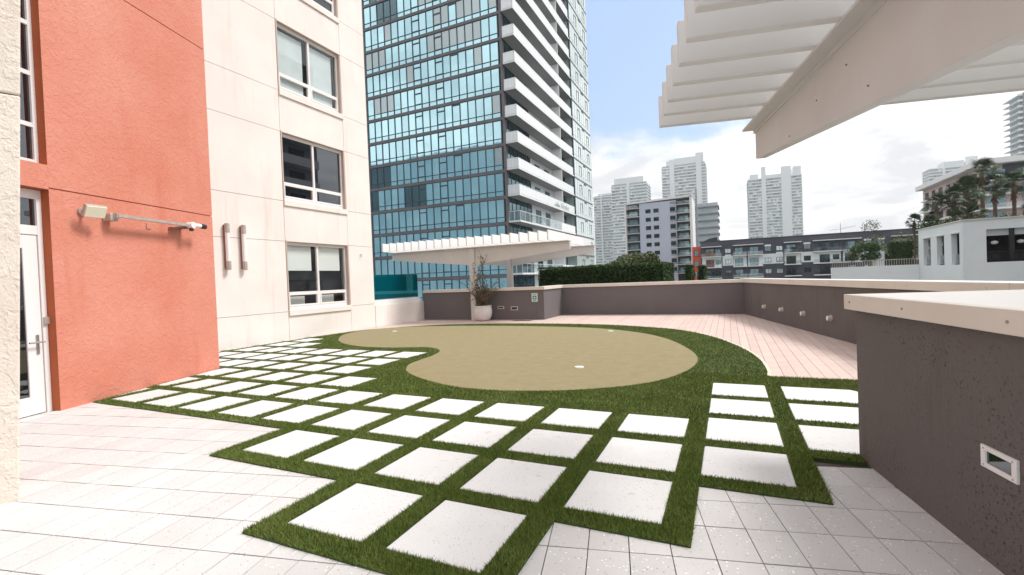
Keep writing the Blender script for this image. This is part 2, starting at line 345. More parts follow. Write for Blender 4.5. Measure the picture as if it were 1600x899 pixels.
# small granite pavers, laid 12.5 degrees off the tile rows
FP = Fr(0, 0, 12.5); PA, PB = .2222, .337; T0, N0 = .03, 2.58
def in_view(x, y, m=.12):
    d = Vector((x, y, 0)) - Vector((0, 0, 1.5)); w_ = d.dot(fw)
    if w_ < .3: return False
    u = d.dot(r2) / w_ * 732.4 / 800; v = d.dot(u2) / w_ * 732.4 / 450
    return abs(u) < 1 + m and abs(v) < 1 + m
pm = None; npav = 0; rest = MB()
PG = .0028; PGB = .0042
def pav(name='paver'):
    global pm
    mb = MB().box(-PA / 2 + PG, PA / 2 - PG, -PB / 2 + PGB, PB / 2 - PGB, -.03, 0); o = mb.build(name, 'paver', floor)
    return o
for j in range(-24, 14):
    for i in range(-60, 30):
        a = T0 + (i + .5 + (.5 if False else 0)) * PA; b = N0 + (j + .5) * PB
        x, y = FP(a, b)
        if y > 7.6 or y < -4 or x < -10 or x > 3.5: continue
        if FO.inv(x, y)[1] > .25 and y < 6: continue
        if FF.inv(x, y)[0] > .25 and FF.inv(x, y)[1] < -.25: continue
        cor = [FP(a + sx * PA / 2, b + sy * PB / 2) for sx in (-1, 1) for sy in (-1, 1)]
        X = np.array([c[0] for c in cor]); Y = np.array([c[1] for c in cor])
        if inpoly(X, Y, turf_poly).all(): continue
        if y > 4.3 and x > -8: continue
        if y > 4.5: continue
        if in_view(x, y) and npav < 298:
            if pm is None: o = pav(); pm = o.data
            else: o = bpy.data.objects.new('paver', pm); col.objects.link(o); o.parent = floor
            o.location = (x, y, random.uniform(-.0012, .0012)); o.rotation_euler = (random.gauss(0, .0022), random.gauss(0, .0022), R(12.5) + random.gauss(0, .0015)); npav += 1
        else:
            rest.box(a - PA / 2 + PG, a + PA / 2 - PG, b - PB / 2 + PGB, b + PB / 2 - PGB, -.03, 0, FP)
rest.build('paver_field', 'paver', floor, kind='stuff')
print('pavers', npav)

# large white slabs between the turf strips
def slab(poly):
    if len(poly) < 3 or area(poly) < .015: return
    c = (sum(p[0] for p in poly) / len(poly), sum(p[1] for p in poly) / len(poly))
    bevel(MB().prism(poly, -.02, .013).build('paving_slab', 'slab', floor), .006, 1); slabs.append(poly)
slabs = []
first = {1: (1, 2), 2: (0, 4), 3: (0, 10), 4: (0, 10), 5: (6, 11), 6: (7, 14), 7: (7, 14), 8: (7, 14), 9: (12, 14), 10: (13, 14)}
for r, (c0, c1) in first.items():
    for c in range(c0, c1 + 1):
        y0, y1 = RY[r] + SW, RY[r + 1] - SW
        if r in (3,) and c == 0: y1 = RY[4] - SW
        p = [(cx(c + 1) + SW, y0), (cx(c) - SW, y0), (cx(c) - SW, y1), (cx(c + 1) + SW, y1)]
        if y0 < 5.9: p = clip_half(p, -math.sin(R(108)), math.cos(R(108)), -math.sin(R(108)) * OA[0] + math.cos(R(108)) * OA[1] - .02)
        if p: p = clip_half(p, -1, 0, 11.49)
        if p: slab(p)
ff0 = FF(0, 0)
for r in (3, 4, 5, 6):
    y0, y1 = RYr[r] + SW, RYr[r + 1] - SW
    slab([(cx(0) + SW, y0), (cx(-1) - SW, y0), (cx(-1) - SW, y1), (cx(0) + SW, y1)])
    if r > 3:
        p = [(cx(-1) + SW, y0), (1.72, y0), (1.72, y1), (cx(-1) + SW, y1)]
        if r == 4: p = clip_half(p, 0, 0, 1) if False else p
        if r == 6: p = clip_half(p, .8, .6, .8 * 1.30 + .6 * y1)
        slab(p)

# turf sheet, green, fringe
def sheet(poly, z0, z1): return MB().prism(poly, z0, z1)
sheet(turf_poly, -.021, .009).build('turf_mat', 'turf_base', kind='structure')
sheet(grn_s, .002, .0165).build('putting_green', 'green', kind='structure')
def ribbon(pts, w, z0, z1, off=0):
    mb = MB(); n = len(pts); L_ = []; R_ = []
    for i in range(n):
        a = Vector(pts[max(i - 1, 0)]); b = Vector(pts[min(i + 1, n - 1)]); t = (b - a).normalized(); nn = Vector((t.y, -t.x))
        p = Vector(pts[i]); L_.append(p + nn * off); R_.append(p + nn * (off + w))
    for i in range(n - 1):
        mb.hexa([(*L_[i], z0), (*R_[i], z0), (*R_[i + 1], z0), (*L_[i + 1], z0), (*L_[i], z1), (*R_[i], z1), (*R_[i + 1], z1), (*L_[i + 1], z1)])
    return mb
ribbon(ring_s, .045, -.02, .012, off=.0).build('turf_edging', 'cream', kind='structure')
# holes of the putting green
for q, (hx, hy, lb) in enumerate(((-9.64, 11.86, 'white cup in the far left lobe of the green'), (-2.91, 12.49, 'white cup near the far right edge of the green'), (-2.27, 7.43, 'white golf cup nearest the camera, right of the green centre'))):
    t = thing('golf_cup', lb, 'golf cup', (hx, hy, .0165), 'cups set in the putting green')
    prof = [(.062, .0165), (.075, .0165), (.075, .030), (.060, .032), (.060, .0168)]
    MB().lathe(prof[1:4], hx, hy, 20).build('rim', 'white', t)
    MB().lathe([(.035, .031), (.033, .036)], hx, hy, 16).build('hole_liner', 'white', t)

# turf blades
def blades(n, x0, x1, y0, y1, h, w, test):
    X = rng.uniform(x0, x1, n); Y = rng.uniform(y0, y1, n); k = test(X, Y); X = X[k]; Y = Y[k]; m = len(X)
    a = rng.uniform(0, 2 * np.pi, m); ln = rng.normal(0, .45, (m, 2)); H_ = h * rng.uniform(.65, 1.15, m); wd = w * rng.uniform(.7, 1.2, m)
    v = np.zeros((m, 3, 3)); dx = np.cos(a) * wd / 2; dy = np.sin(a) * wd / 2
    v[:, 0] = np.stack([X - dx, Y - dy, np.full(m, .007)], -1); v[:, 1] = np.stack([X + dx, Y + dy, np.full(m, .007)], -1)
    v[:, 2] = np.stack([X + ln[:, 0] * H_, Y + ln[:, 1] * H_, .007 + H_], -1)
    return v.reshape(-1, 3)
def near_slab(X, Y, mrg):
    c = np.zeros(X.shape, bool)
    for p in slabs:
        xs = [q[0] for q in p]; ys = [q[1] for q in p]
        if len(p) == 4 and len({round(x, 4) for x in xs}) == 2: c |= (X > min(xs) + mrg) & (X < max(xs) - mrg) & (Y > min(ys) + mrg) & (Y < max(ys) - mrg)
        else: c |= inpoly(X, Y, p)
    return c
def turf_ok(X, Y): return inpoly(X, Y, turf_poly) & ~near_slab(X, Y, -.006) & ~inpoly(X, Y, grn_s)
V = [blades(340000, -4.6, .95, 1.85, 3.4, .029, .0055, turf_ok), blades(200000, -4.6, 1.8, 3.4, 4.8, .028, .0065, turf_ok), blades(240000, -8.6, 1.9, 4.8, 7.45, .027, .010, turf_ok), blades(60000, -8.7, -4.6, 2.6, 4.8, .027, .009, turf_ok),
     blades(260000, -11.5, 1.9, 7.45, 14.6, .024, .015, turf_ok)]
V = np.concatenate(V); nv = len(V)
me = bpy.data.meshes.new('turf_grass'); me.vertices.add(nv); me.vertices.foreach_set('co', V.ravel())
me.loops.add(nv); me.loops.foreach_set('vertex_index', np.arange(nv)); me.polygons.add(nv // 3)
me.polygons.foreach_set('loop_start', np.arange(0, nv, 3)); me.polygons.foreach_set('loop_total', np.full(nv // 3, 3)); me.update(); me.validate()
me.materials.append(M['blade']); go = bpy.data.objects.new('turf_grass', me); col.objects.link(go)
go['kind'] = 'stuff'; go['label'] = 'green artificial grass around the putting green and in strips between white slabs'; go['category'] = 'artificial grass'
print('blades', nv // 3)

# ------------------------------------------------------------------ deck boards
deck = MB().box(-11.6, 3.2, 7.44, 18.3, -.0215, -.0195).build('deck_frame', 'mortar', kind='structure')
deck['label'] = 'pink composite deck behind and beside the putting green'; ORG[deck.name] = (0, 0, 0)
ring_np = np.array(ring_s)
def ring_y(x):               # far edge of the turf at x, minus a margin
    if x > .5 or x < -11.2: return 7.43
    s_ = [i for i in range(len(ring_s) - 1) if min(ring_s[i][0], ring_s[i + 1][0]) <= x <= max(ring_s[i][0], ring_s[i + 1][0])]
    return max(max(ring_s[i][1], ring_s[i + 1][1]) for i in s_) - .25 if s_ else 7.43
w4 = Fr(*P4a, -76.53)
nb = 0; BW = .164
for i in range(-90, 20):
    x0 = .51 + i * BW; x1 = x0 + BW
    if x0 < -11.52 or x1 > 3.6: continue
    yb = max(7.43, min(ring_y(x0 + .02), ring_y(x1 - .02))) if x0 > -10.8 else 9.5
    if x0 > .45: yb = 7.43
    ye = 16.12 if x1 < -6.2 else 18.2
    cuts = [yb]; y = yb + random.uniform(1.2, 4.9) if x0 < -6 else yb + 3.66 * random.choice((.33, .66, 1, 1.33)) + .1
    while y < ye - .6: cuts.append(y); y += 3.66
    cuts.append(ye)
    for a, b in zip(cuts, cuts[1:]):
        p = [(x0 + .003, a + .002), (x1 - .003, a + .002), (x1 - .003, b - .002), (x0 + .003, b - .002)]
        # cut along the slanted right-hand wall
        p = clip_half(p, w4.s * -1 * -1 if False else -w4.s, w4.c, -w4.s * P4a[0] + w4.c * P4a[1] + .10)
        if len(p) < 3 or area(p) < .01: continue
        MB().prism(p, -.019, random.uniform(-.0008, .0008)).build('deck_board', 'deck', deck); nb += 1
print('boards', nb)

# ------------------------------------------------------------------ parapets
def wall(name, label, fr, a0, a1, b0, b1, mt='wallfar', top=1.10, cz=(1.10, 1.215), ov=.05, seg=2.4, ends=(0, 0), loc=None, group=None):
    t = thing(name, label, 'wall', (*fr(a0, b0), 0), group)
    MB().box(a0, a1, b0, b1, -.02, top, fr).build('wall_body', mt, t)
    n = max(1, round((a1 - a0) / seg)); e0 = a0 - ov * ends[0]; e1 = a1 + ov * ends[1]
    for k in range(n):
        s0 = e0 + (e1 - e0) * k / n; s1 = e0 + (e1 - e0) * (k + 1) / n - (.006 if k < n - 1 else 0)
        o = MB().box(s0, s1, b0 - ov, b1 + ov, cz[0] + .001, cz[1], fr).build('coping', 'coping', t); bevel(o, .006, 2)
    MB().box(e0, e1, b0 - ov + .012, b1 + ov - .012, cz[1] - .002, cz[1] + .003, fr).build('coping_cap', 'cap', t)
    # fixing screws on the face towards the terrace
    mb = MB()
    for k in range(n):
        for q in (.15, .85):
            a = e0 + (e1 - e0) * (k + q) / n; z = (cz[0] + cz[1]) / 2
            p = fr(a, b0 - ov); p2 = fr(a, b0 - ov - .004); mb.cyl((*p, z), (*p2, z), .008, n=6)
    mb.build('screws', 'steel', t, kind='stuff')
    return t
F1 = Fr(-11.5, 16.05, 0)
wall('parapet_wall', 'grey rendered parapet behind the potted plant and pergola column', F1, .05, 5.065, 0, .3, ends=(0, -1))
F2 = Fr(-6.15, 16.05, 90)
wall('parapet_wall', 'short grey parapet return just right of the green sign, facing the deck', F2, .001, 2.098, 0, .28, ends=(1, -1))
F3 = Fr(-6.15, 18.15, 0)
wall('parapet_wall', 'long grey parapet in front of the clipped hedge', F3, -.279, 6.62, 0, .3)
F4 = Fr(*P4a, -76.53)
wall('parapet_wall', 'long dark parapet running along the right side of the deck with four round outlets', F4, -.2, 15.5, 0, .3, 'wall', top=1.10, cz=(1.10, 1.235))
# near planter wall at the right edge
t = thing('planter_wall', 'big mauve-grey rendered wall with cream coping at the right edge, nearest the camera', 'wall', (*FWC, 0))
bevel(MB().box(0, 2.6, -7, 0, -.02, 1.165, FF).build('wall_body', 'wall', t), .012, 2)
for k, (b0, b1) in enumerate(((-2.45, .055), (-4.9, -2.456), (-7.05, -4.906))):
    bevel(MB().box(-.055, .02, b0, b1, 1.166, 1.283, FF).build('coping', 'coping', t), .006, 2)
bevel(MB().box(.021, 2.65, -.02, .055, 1.166, 1.283, FF).build('coping', 'coping', t), .006, 2)
MB().box(.0, 2.64, -7.0, .03, 1.27, 1.2815, FF).build('coping_cap', 'cap', t)
mb = MB()
for b in (-.02, -.75, -1.6):
    mb.cyl((*FF(-.055, b - .03), 1.225), (*FF(-.059, b - .03), 1.225), .008, n=8)
mb.build('screws', 'steel', t, kind='stuff')
# recessed step light in it
a_ = FF.inv(1.155, 2.99)
t = thing('step_light', 'recessed rectangular step light with pale frame in the near mauve wall', 'wall light', (*FF(0, -1.48), .53), None)
b0, b1, z0, z1 = -1.595, -1.365, .478, .588
mb = MB(); fwd = .024
mb.box(-.012, .006, b0, b1, z0, z0 + fwd, FF).box(-.012, .006, b0, b1, z1 - fwd, z1, FF).box(-.012, .006, b0, b0 + .032, z0 + fwd, z1 - fwd, FF).box(-.012, .006, b1 - .032, b1, z0 + fwd, z1 - fwd, FF)
bevel(mb.build('frame', 'white', t), .002, 1)
MB().box(-.003, .004, b0 + .032, b1 - .032, z0 + fwd, z1 - fwd, FF).build('lens', 'pane', t)
mb = MB()
for b in (b0 + .022, b1 - .022):
    for z in (z0 + .014, z1 - .014): mb.cyl((*FF(-.012, b), z), (*FF(-.0145, b), z), .004, n=8)
mb.build('screws', 'steel', t, kind='stuff')
# two recessed lights low on the far parapet
for x0, x1, z0, z1, lb in ((-8.02, -7.80, .43, .49, 'small recessed light low on the grey parapet, next to the plant pot'), (-7.47, -7.23, .38, .475, 'small recessed light low on the grey parapet, farther right of the pot')):
    t = thing('recessed_light', lb, 'wall light', (x0, 16.05, z0), 'recessed lights in the far parapet')
    MB().box(x0, x1, 16.035, 16.055, z0 - .02, z0).box(x0, x1, 16.035, 16.055, z1, z1 + .02).box(x0 - .02, x0, 16.035, 16.055, z0 - .02, z1 + .02).box(x1, x1 + .02, 16.035, 16.055, z0 - .02, z1 + .02).build('frame', 'coping', t)
    MB().box(x0, x1, 16.042, 16.054, z0, z1).build('lens', 'dark', t)
# round outlets on the right parapet
for k, (x, y, z) in enumerate(((.985, 15.99, .40), (1.315, 14.62, .41), (1.65, 13.24, .41), (1.97, 11.89, .42))):
    a, b = F4.inv(x, y); nm = ['farthest', 'second farthest', 'second nearest', 'nearest'][k]
    t = thing('wall_spotlight', f'{nm} of the four small round lights on the dark parapet right of the deck', 'wall light', (*F4(a, 0), z), 'small lights along the right parapet')
    MB().cyl((*F4(a, -.001), z), (*F4(a, -.02), z), .07, n=20).build('mount_plate', 'trim', t)
    MB().cyl((*F4(a, -.02), z), (*F4(a, -.085), z), .050, .054, n=20).build('housing', 'pergola', t, smooth=False)
    MB().cyl((*F4(a, -.081), z), (*F4(a, -.089), z), .042, n=20).build('lens', 'tube', t)
# sign
t = thing('wall_sign', 'small green and pale sign plate on the grey parapet at its right end', 'sign', (-6.51, 16.04, .825))
sx0, sx1, sz0, sz1 = -6.63, -6.39, .66, .98; ys = 16.04
bevel(MB().box(sx0, sx1, ys - .004, ys + .009, sz0, sz1).build('sign_plate', 'signwhite', t), .003, 1)
MB().box(sx0 + .045, sx1 - .045, ys - .007, ys - .0045, .755, .875).build('green_panel', 'signgreen', t)
hp = [(0, -.04), (.035, 0), (.035, .02), (.018, .032), (0, .018), (-.018, .032), (-.035, .02), (-.035, 0)]
FS = Fr(-6.51, ys, 0); mb = MB(); mb.side([(a, .812 + z) for a, z in hp], -.0095, -.0072, FS); mb.build('heart_symbol', 'white', t)
mb = MB()
for k in range(5): mb.box(sx0 + .05 + k * .03, sx0 + .066 + k * .03, ys - .0065, ys - .0045, .90, .935)
mb.box(sx0 + .05, sx1 - .05, ys - .0065, ys - .0045, .70, .712).box(sx0 + .06, sx1 - .06, ys - .0065, ys - .0045, .72, .73)
mb.build('marks', 'signgreen', t)

# ------------------------------------------------------------------ beige building
bt = thing('beige_building', 'cream stucco apartment wing with white framed windows beside the putting green', 'building', (XB, 10, 0))
MB().box(XB - 3.5, XB - .30, 4.6, 13.12, -.3, 15).build('wall_core', 'groove', bt)
ZJ = [-.02, .84, 2.865, 4.02, 6.01, 7.18, 9.19, 10.34, 12.36, 13.5]
yA, yB, yC = 9.52, 11.975, 13.14; g_ = .006
def panel(y0, y1, z0, z1): MB().box(XB - .301, XB, y0 + g_, y1 - g_, z0 + g_, z1 - g_).build('wall_panel', 'beige', bt)
for z0, z1 in zip(ZJ, ZJ[1:]):
    panel(4.0, yA, z0, z1); panel(yB, yC + .006, z0, z1)
MB().box(XB - .30, XB - .014, 4.0, 13.13, -.02, .835).build('joint_backing', 'groove', bt)
for z0, z1 in ((-.02, .84), (2.865, 4.02), (6.01, 7.18), (9.19, 10.34), (12.36, 13.5)): panel(yA, yB, z0, z1)
for z in ZJ[1:]:
    MB().box(XB - .3, XB - .012, 4.0, yA - .001, z - .02, z + .02).box(XB - .3, XB - .012, yB + .001, 13.12, z - .02, z + .02).build('joint_backing', 'groove', bt)
for y in (yA, yB):
    for z0, z1 in ((.0, .85), (2.88, 4.0), (6.03, 7.16), (9.21, 10.3), (12.4, 13.4)): MB().box(XB - .3, XB - .0125, y - .018, y + .018, z0, z1).build('joint_backing', 'groove', bt)
def bwin(z0, z1, ztr, mode, lb):
    y0, y1 = yA + .055, yB - .04; xo = XB - .10; ft = .055; ym = (y0 + y1) / 2
    mb = MB(); mb.box(xo - .07, xo, y0, y1, z0, z0 + .10).box(xo - .07, xo, y0, y1, z1 - .09, z1)
    mb.box(xo - .07, xo, y0, y0 + ft, z0 + .10, z1 - .09).box(xo - .07, xo, y1 - ft, y1, z0 + .10, z1 - .09).box(xo - .07, xo + .003, ym - .035, ym + .035, z0 + .10, z1 - .09)
    mb.box(xo - .07, xo + .006, y0 + ft, ym - .035, ztr, ztr + .10).box(xo - .07, xo + .006, ym + .035, y1 - ft, ztr, ztr + .10)
    # lower sashes
    for a, b in ((y0 + ft, ym - .035), (ym + .035, y1 - ft)):
        mb.box(xo - .06, xo + .012, a, b, z0 + .10, z0 + .15).box(xo - .06, xo + .012, a, a + .05, z0 + .15, ztr).box(xo - .06, xo + .012, b - .05, b, z0 + .15, ztr)
    w = mb.build('window', 'white_frame', bt, label=lb); bevel(w, .004, 1)
    gm = 'clear' if mode != 'dark' else 'pane'
    for a, b in ((y0 + ft, ym - .035), (ym + .035, y1 - ft)):
        MB().box(xo - .045, xo - .038, a, b, ztr + .10, z1 - .09).build('pane', gm, w)
        MB().box(xo - .045, xo - .038, a + .05, b - .05, z0 + .15, ztr).build('pane', gm, w)
        if mode == 'blind':
            mb = MB(); mb.box(xo - .115, xo - .105, a, b - .13, z0 + .12, z1 - .15)
            mb.build('blind', 'blind', w)
        if mode == 'half':
            MB().box(xo - .105, xo - .10, a, b - .13, 2.03, z1 - .09).build('blind', 'shade', w)
            MB().box(xo - .205, xo - .20, a + .1, b - .35, z0 + .12, 1.26).build('blind', 'shade', w)
    MB().box(xo - .10, xo - .0705, y0 - .05, y1 + .05, z1 - .02, z1 + .06).build('head_flashing', 'trim', w)
    MB().box(xo - .06, XB + .002, y0 - .04, y0, z0 - .02, z1 + .045).box(xo - .06, XB - .002, y1, y1 + .035, z0 - .02, z1 + .045).box(xo - .06, XB - .001, y0, y1, z1, z1 + .042).build('reveal', 'trim', w)
    bevel(MB().box(xo - .05, XB + .045, yA + .012, yB + .015, z0 - .16, z0 - .001).build('sill', 'beige', w), .006, 1)
    MB().box(XB - .42, XB - .415, y0 - .1, y1 + .1, z0 - .1, z1 + .1).build('room', 'room', w)
# carve: the core stops behind the rooms
bwin(.875, 2.86, 1.30, 'half', 'window with roller shades half down'); bwin(4.05, 6.0, 4.5, 'dark', 'dark window without shades'); bwin(7.21, 9.18, 7.66, 'blind', 'window with pale blinds fully down'); bwin(10.37, 12.35, 10.8, 'dark', 'uppermost dark window')
MB().box(XB - 3.5, XB - .43, 4.6, 13.11, -.3, 15.1).build('wall_core', 'beige', bt)
bpy.data.objects.remove([o for o in bt.children if o.name == 'wall_core'][0])
MB().box(XB - 3.5, XB - .30, 13.02, 13.13, -.3, 14).build('end_wall', 'beige', bt)
# bolt-on bits of the beige wall
for y, lb in ((7.74, 'vertical tube light on the cream wall, left of the pair'), (8.18, 'vertical tube light on the cream wall, right of the pair')):
    t = thing('wall_sconce', lb, 'wall light', (XB, y, 2.6), 'pair of tube lights on the cream wall')
    MB().box(XB + .001, XB + .05, y - .042, y - .028, 2.06, 3.17).build('back_plate', 'rust', t)
    for z0, z1 in ((2.03, 2.25), (2.97, 3.20)): MB().cyl((XB + .09, y + .01, z0), (XB + .09, y + .01, z1), .058, n=16).build('cap', 'galv', t)
    MB().cyl((XB + .09, y + .01, 2.25), (XB + .09, y + .01, 2.97), .052, n=16).build('tube', 'tube', t)
    MB().box(XB + .045, XB + .09, y - .02, y + .02, 2.1, 2.14).box(XB + .045, XB + .09, y - .02, y + .02, 3.05, 3.09).build('bracket', 'rust', t)
t = thing('wall_hook', 'tiny metal hook on the cream wall right of the lowest window', 'hook', (XB, 12.52, 2.5))
MB().cyl((XB, 12.52, 2.58), (XB + .05, 12.52, 2.58), .012).cyl((XB + .05, 12.52, 2.585), (XB + .05, 12.52, 2.48), .012).build('hook_arm', 'steel', t)

# low cream wall with teal glass screen, carrying on from the building
t = thing('low_wall', 'low cream stucco wall topped by a white ledge, left of the grey parapet', 'wall', (XB, 14.6, 0))
bevel(MB().box(XB - .5, XB + .02, 13.15, 16.12, -.02, .775).build('wall_body', 'beige', t), .01, 1)
bevel(MB().box(XB - .5, XB - .02, 13.15, 15.92, .776, .955).build('ledge', 'white', t), .01, 1)
t = thing('glass_screen', 'teal glass screen standing on the low cream wall', 'glass screen', (XB - .1, 14.6, .956))
for k in range(3):
    y0 = 13.17 + k * .905
    MB().box(XB - .12, XB - .105, y0, y0 + .895, .957, 1.885).build('pane', 'teal', t)
MB().box(XB - .13, XB - .095, 13.17, 15.9, .9565, .985).build('shoe', 'steel', t)

# ------------------------------------------------------------------ orange stair tower
ot = thing('orange_stair_tower', 'orange rough stucco tower with glazed door and tall window', 'building', (*OA, 0))
FE = FO(2.86, 0)
def ob(a0, a1, b0, b1, z0, z1, nm='wall_panel', m='orange', par=None): return MB().box(a0, a1, b0, b1, z0, z1, FO).build(nm, m, par or ot)
oz = [-.02, 2.95, 6.12, 9.3, 14]
for z0, z1 in zip(oz, oz[1:]): ob(0, 2.86, 0, .4, z0 + (.008 if z0 > 0 else 0), z1 - .008)
ob(.01, 2.84, .02, .5, 0, 13.9, 'wall_core', 'orange_dark')
ob(2.3, 2.855, .4, 2.55, -.02, 14, 'wall_core'); ob(-4.5, -1.2, 0, .4, -.02, 14, 'wall_panel')
ob(-1.2, -.001, 0, .4, 2.93, 3.25, 'wall_panel'); ob(-1.2, -.001, 0, .4, 9.2, 14, 'wall_panel')
for z0, z1 in ((-.02, 2.93), (3.25, 9.2)): ob(-.001, .012, .004, .39, z0 + .001, z1, 'reveal', 'orange_dark')
ob(-1.2, -.002, .01, .3, 2.925, 2.9299, 'reveal', 'orange_dark')
ob(-1.3, .0, .45, .46, 0, 9.3, 'room', 'room')
# door
dD = .12
d_ = MB().box(-.062, -.002, dD, dD + .08, 0, 2.92, FO).box(-1.198, -1.14, dD, dD + .08, 0, 2.92, FO).box(-1.14, -.062, dD, dD + .08, 2.80, 2.92, FO).box(-1.14, -.062, dD + .002, dD + .078, 2.33, 2.45, FO).build('door_frame', 'white_frame', ot)
bevel(d_, .004, 1)
MB().box(-1.14, -.062, dD + .035, dD + .042, 2.45, 2.80, FO).build('transom_pane', 'pane', d_)
lf = MB().box(-.24, -.07, dD + .012, dD + .055, .01, 2.325, FO).box(-1.13, -1.0, dD + .012, dD + .055, .01, 2.325, FO).box(-1.0, -.24, dD + .012, dD + .055, .01, .24, FO).box(-1.0, -.24, dD + .012, dD + .055, 2.15, 2.325, FO).build('door', 'white_frame', ot)
bevel(lf, .004, 1)
MB().box(-1.0, -.24, dD + .03, dD + .036, .24, 2.15, FO).build('door_pane', 'pane', lf)
mb = MB().box(-.145, -.115, dD - .002, dD + .012, .78, 1.03, FO); mb.cyl((*FO(-.13, dD), .935), (*FO(-.13, dD - .06), .935), .009).cyl((*FO(-.09, dD - .055), .935), (*FO(-.27, dD - .055), .935), .011)
mb.build('handle', 'steel', lf)
t = thing('card_reader', 'small dark card reader box on the white door jamb', 'card reader', (*FO(-.03, dD), 1.21))
bevel(MB().box(-.058, .0, dD - .035, dD - .001, 1.16, 1.255, FO).build('reader_box', 'galv', t), .004, 1)
# tall window above the door
wf = MB().box(-.05, -.002, dD, dD + .07, 3.26, 9.19, FO).box(-1.198, -1.15, dD, dD + .07, 3.26, 9.19, FO)
zs = [3.26, 3.74, 4.415, 5.07, 5.72, 6.4, 7.05, 7.7, 8.4, 9.14]
for z in zs: wf.box(-1.15, -.05, dD + .004, dD + .066, z, z + .055, FO)
wf = wf.build('window', 'white_frame', ot)
for z0, z1 in zip(zs, zs[1:]): MB().box(-1.15, -.05, dD + .03, dD + .036, z0 + .055, z1, FO).build('pane', 'pane', wf)
# flood light
t = thing('flood_light', 'cream faced flood light mounted on the orange wall above the door side', 'flood light', (*FO(.50, 0), 2.68))
MB().cyl((*FO(.40, -.001), 2.70), (*FO(.40, -.03), 2.70), .055, n=18).build('mount_plate', 'galv', t)
MB().cyl((*FO(.40, -.03), 2.70), (*FO(.40, -.12), 2.69), .022, n=10).cyl((*FO(.40, -.03), 2.66), (*FO(.38, -.13), 2.63), .014, n=8).build('arm', 'rust', t)
def rbox(c, ax, ay, az_, hx, hy, hz, name, m, par):
    c = Vector(c); p = [c + ax * sx * hx + ay * sy * hy + az_ * sz * hz for sz in (-1, 1) for sx, sy in ((-1, -1), (1, -1), (1, 1), (-1, 1))]
    return bevel(MB().hexa(p).build(name, m, par), .006, 2)
da = Vector((FO.c, FO.s, 0)); dn = Vector((FO.s, -FO.c, 0)); dz = Vector((0, 0, 1))
q = (dn + dz * -.55 + da * -.25).normalized(); q2 = q.cross(dz).normalized(); q3 = q2.cross(q)
hc = Vector((*FO(.42, -.19), 2.695))
rbox(hc, q2, q3, q, .13, .09, .03, 'housing', 'galv', t); rbox(hc + q * .032, q2, q3, q, .122, .082, .012, 'lens', 'lens', t)
# camera bracket
t = thing('security_camera', 'white security camera with black nose on a long steel arm fixed to the orange wall', 'camera', (*FO(1.6, 0), 2.66))
bevel(MB().box(.70, .82, -.14, -.001, 2.60, 2.71, FO).build('mount_plate', 'galv', t), .01, 2)
MB().box(.76, 2.06, -.21, -.15, 2.655, 2.70, FO).box(.74, .80, -.2, -.13, 2.64, 2.71, FO).build('arm', 'galv', t)
MB().box(1.96, 2.12, -.17, -.001, 2.62, 2.65, FO).box(1.84, 2.0, -.09, -.001, 2.60, 2.63, FO).build('wall_bracket', 'rust', t)
MB().cyl((*FO(2.09, -.16), 2.68), (*FO(2.09, -.27), 2.68), .055, n=16).build('junction_box', 'white', t, smooth=False)
MB().cyl((*FO(2.09, -.22), 2.62), (*FO(2.09, -.22), 2.58), .035, n=12).build('ball_joint', 'dark', t)
MB().cyl((*FO(2.11, -.24), 2.68), (*FO(2.29, -.24), 2.685), .038, n=16).build('camera_body', 'white', t)
MB().cyl((*FO(2.27, -.24), 2.685), (*FO(2.38, -.24), 2.68), .045, n=16).build('lens_hood', 'dark', t)
mb = MB(); mb.cyl((*FO(1.42, -.006), 2.64), (*FO(1.42, -.006), 2.56), .004, n=5).cyl((*FO(1.42, -.006), 2.56), (*FO(1.50, -.006), 2.56), .004, n=5); mb.build('cable', 'rust', t)

# near pillar at the left edge
FQ = Fr(-4.85, 1.59, 68)
t = thing('pillar', 'rough cream stucco pillar at the extreme left edge, nearest the camera', 'pillar', (*FQ(-.5, .2), 0))
lean = lambda z: .0398 * z              # the near edge widens slightly with height
for z0, z1 in ((-.02, 3.03), (3.04, 7)):
    bevel(MB().hexa([(*FQ(a, b), z) for z in (z0, z1) for a, b in ((-1.1, 0), (lean(z), 0), (lean(z) - .05, .4), (-1.1, .4))]).build('pillar_block', 'pillar', t), .012, 2)
MB().box(-1.08, .015, .012, .38, 2.9, 3.2, FQ).build('joint_backing', 'groove', t)

# ------------------------------------------------------------------ pergolas
def beam(fr, a0, a1, ac, b, zt, t, dEnd=.29, dMid=.67, th=.09, flange=.34):
    prof = [(a0, zt), (a0, zt - dEnd), (ac, zt - dMid), (a1, zt - dEnd), (a1, zt)]
    o = MB().side(prof, b - th / 2, b + th / 2, fr).build('beam', 'pergola', t)
    MB().box(a0, a1, b - th / 2 - .02, b + th / 2 + .02, zt - .03, zt, fr).build('web_bead', 'pergola', o)
    MB().box(a0, a1, b - flange / 2, b + flange / 2, zt + .001, zt + .02, fr).build('flange', 'pergola', o)
    return o
# far one
t = thing('pergola', 'far white cantilever pergola standing behind the potted plant', 'pergola', (-8.82, 15.7, 0), 'white slatted pergolas')
for yb in (15.7, 19.0):
    beam(ID, -12.67, -4.97, -8.82, yb, 2.78, t)
    x = -8.85
    bevel(MB().box(x - .11, x + .11, yb - .12, yb + .12, (-.02 if yb < 16 else -1), 2.15 + .6, ID).build('column', 'pergola', t), .008, 1)
for k in range(21):
    x = -12.63 + k * .354
    o = MB().box(x, x + .05, 15.0, 20.4, 2.82, 3.16).build('slat', 'white', t)
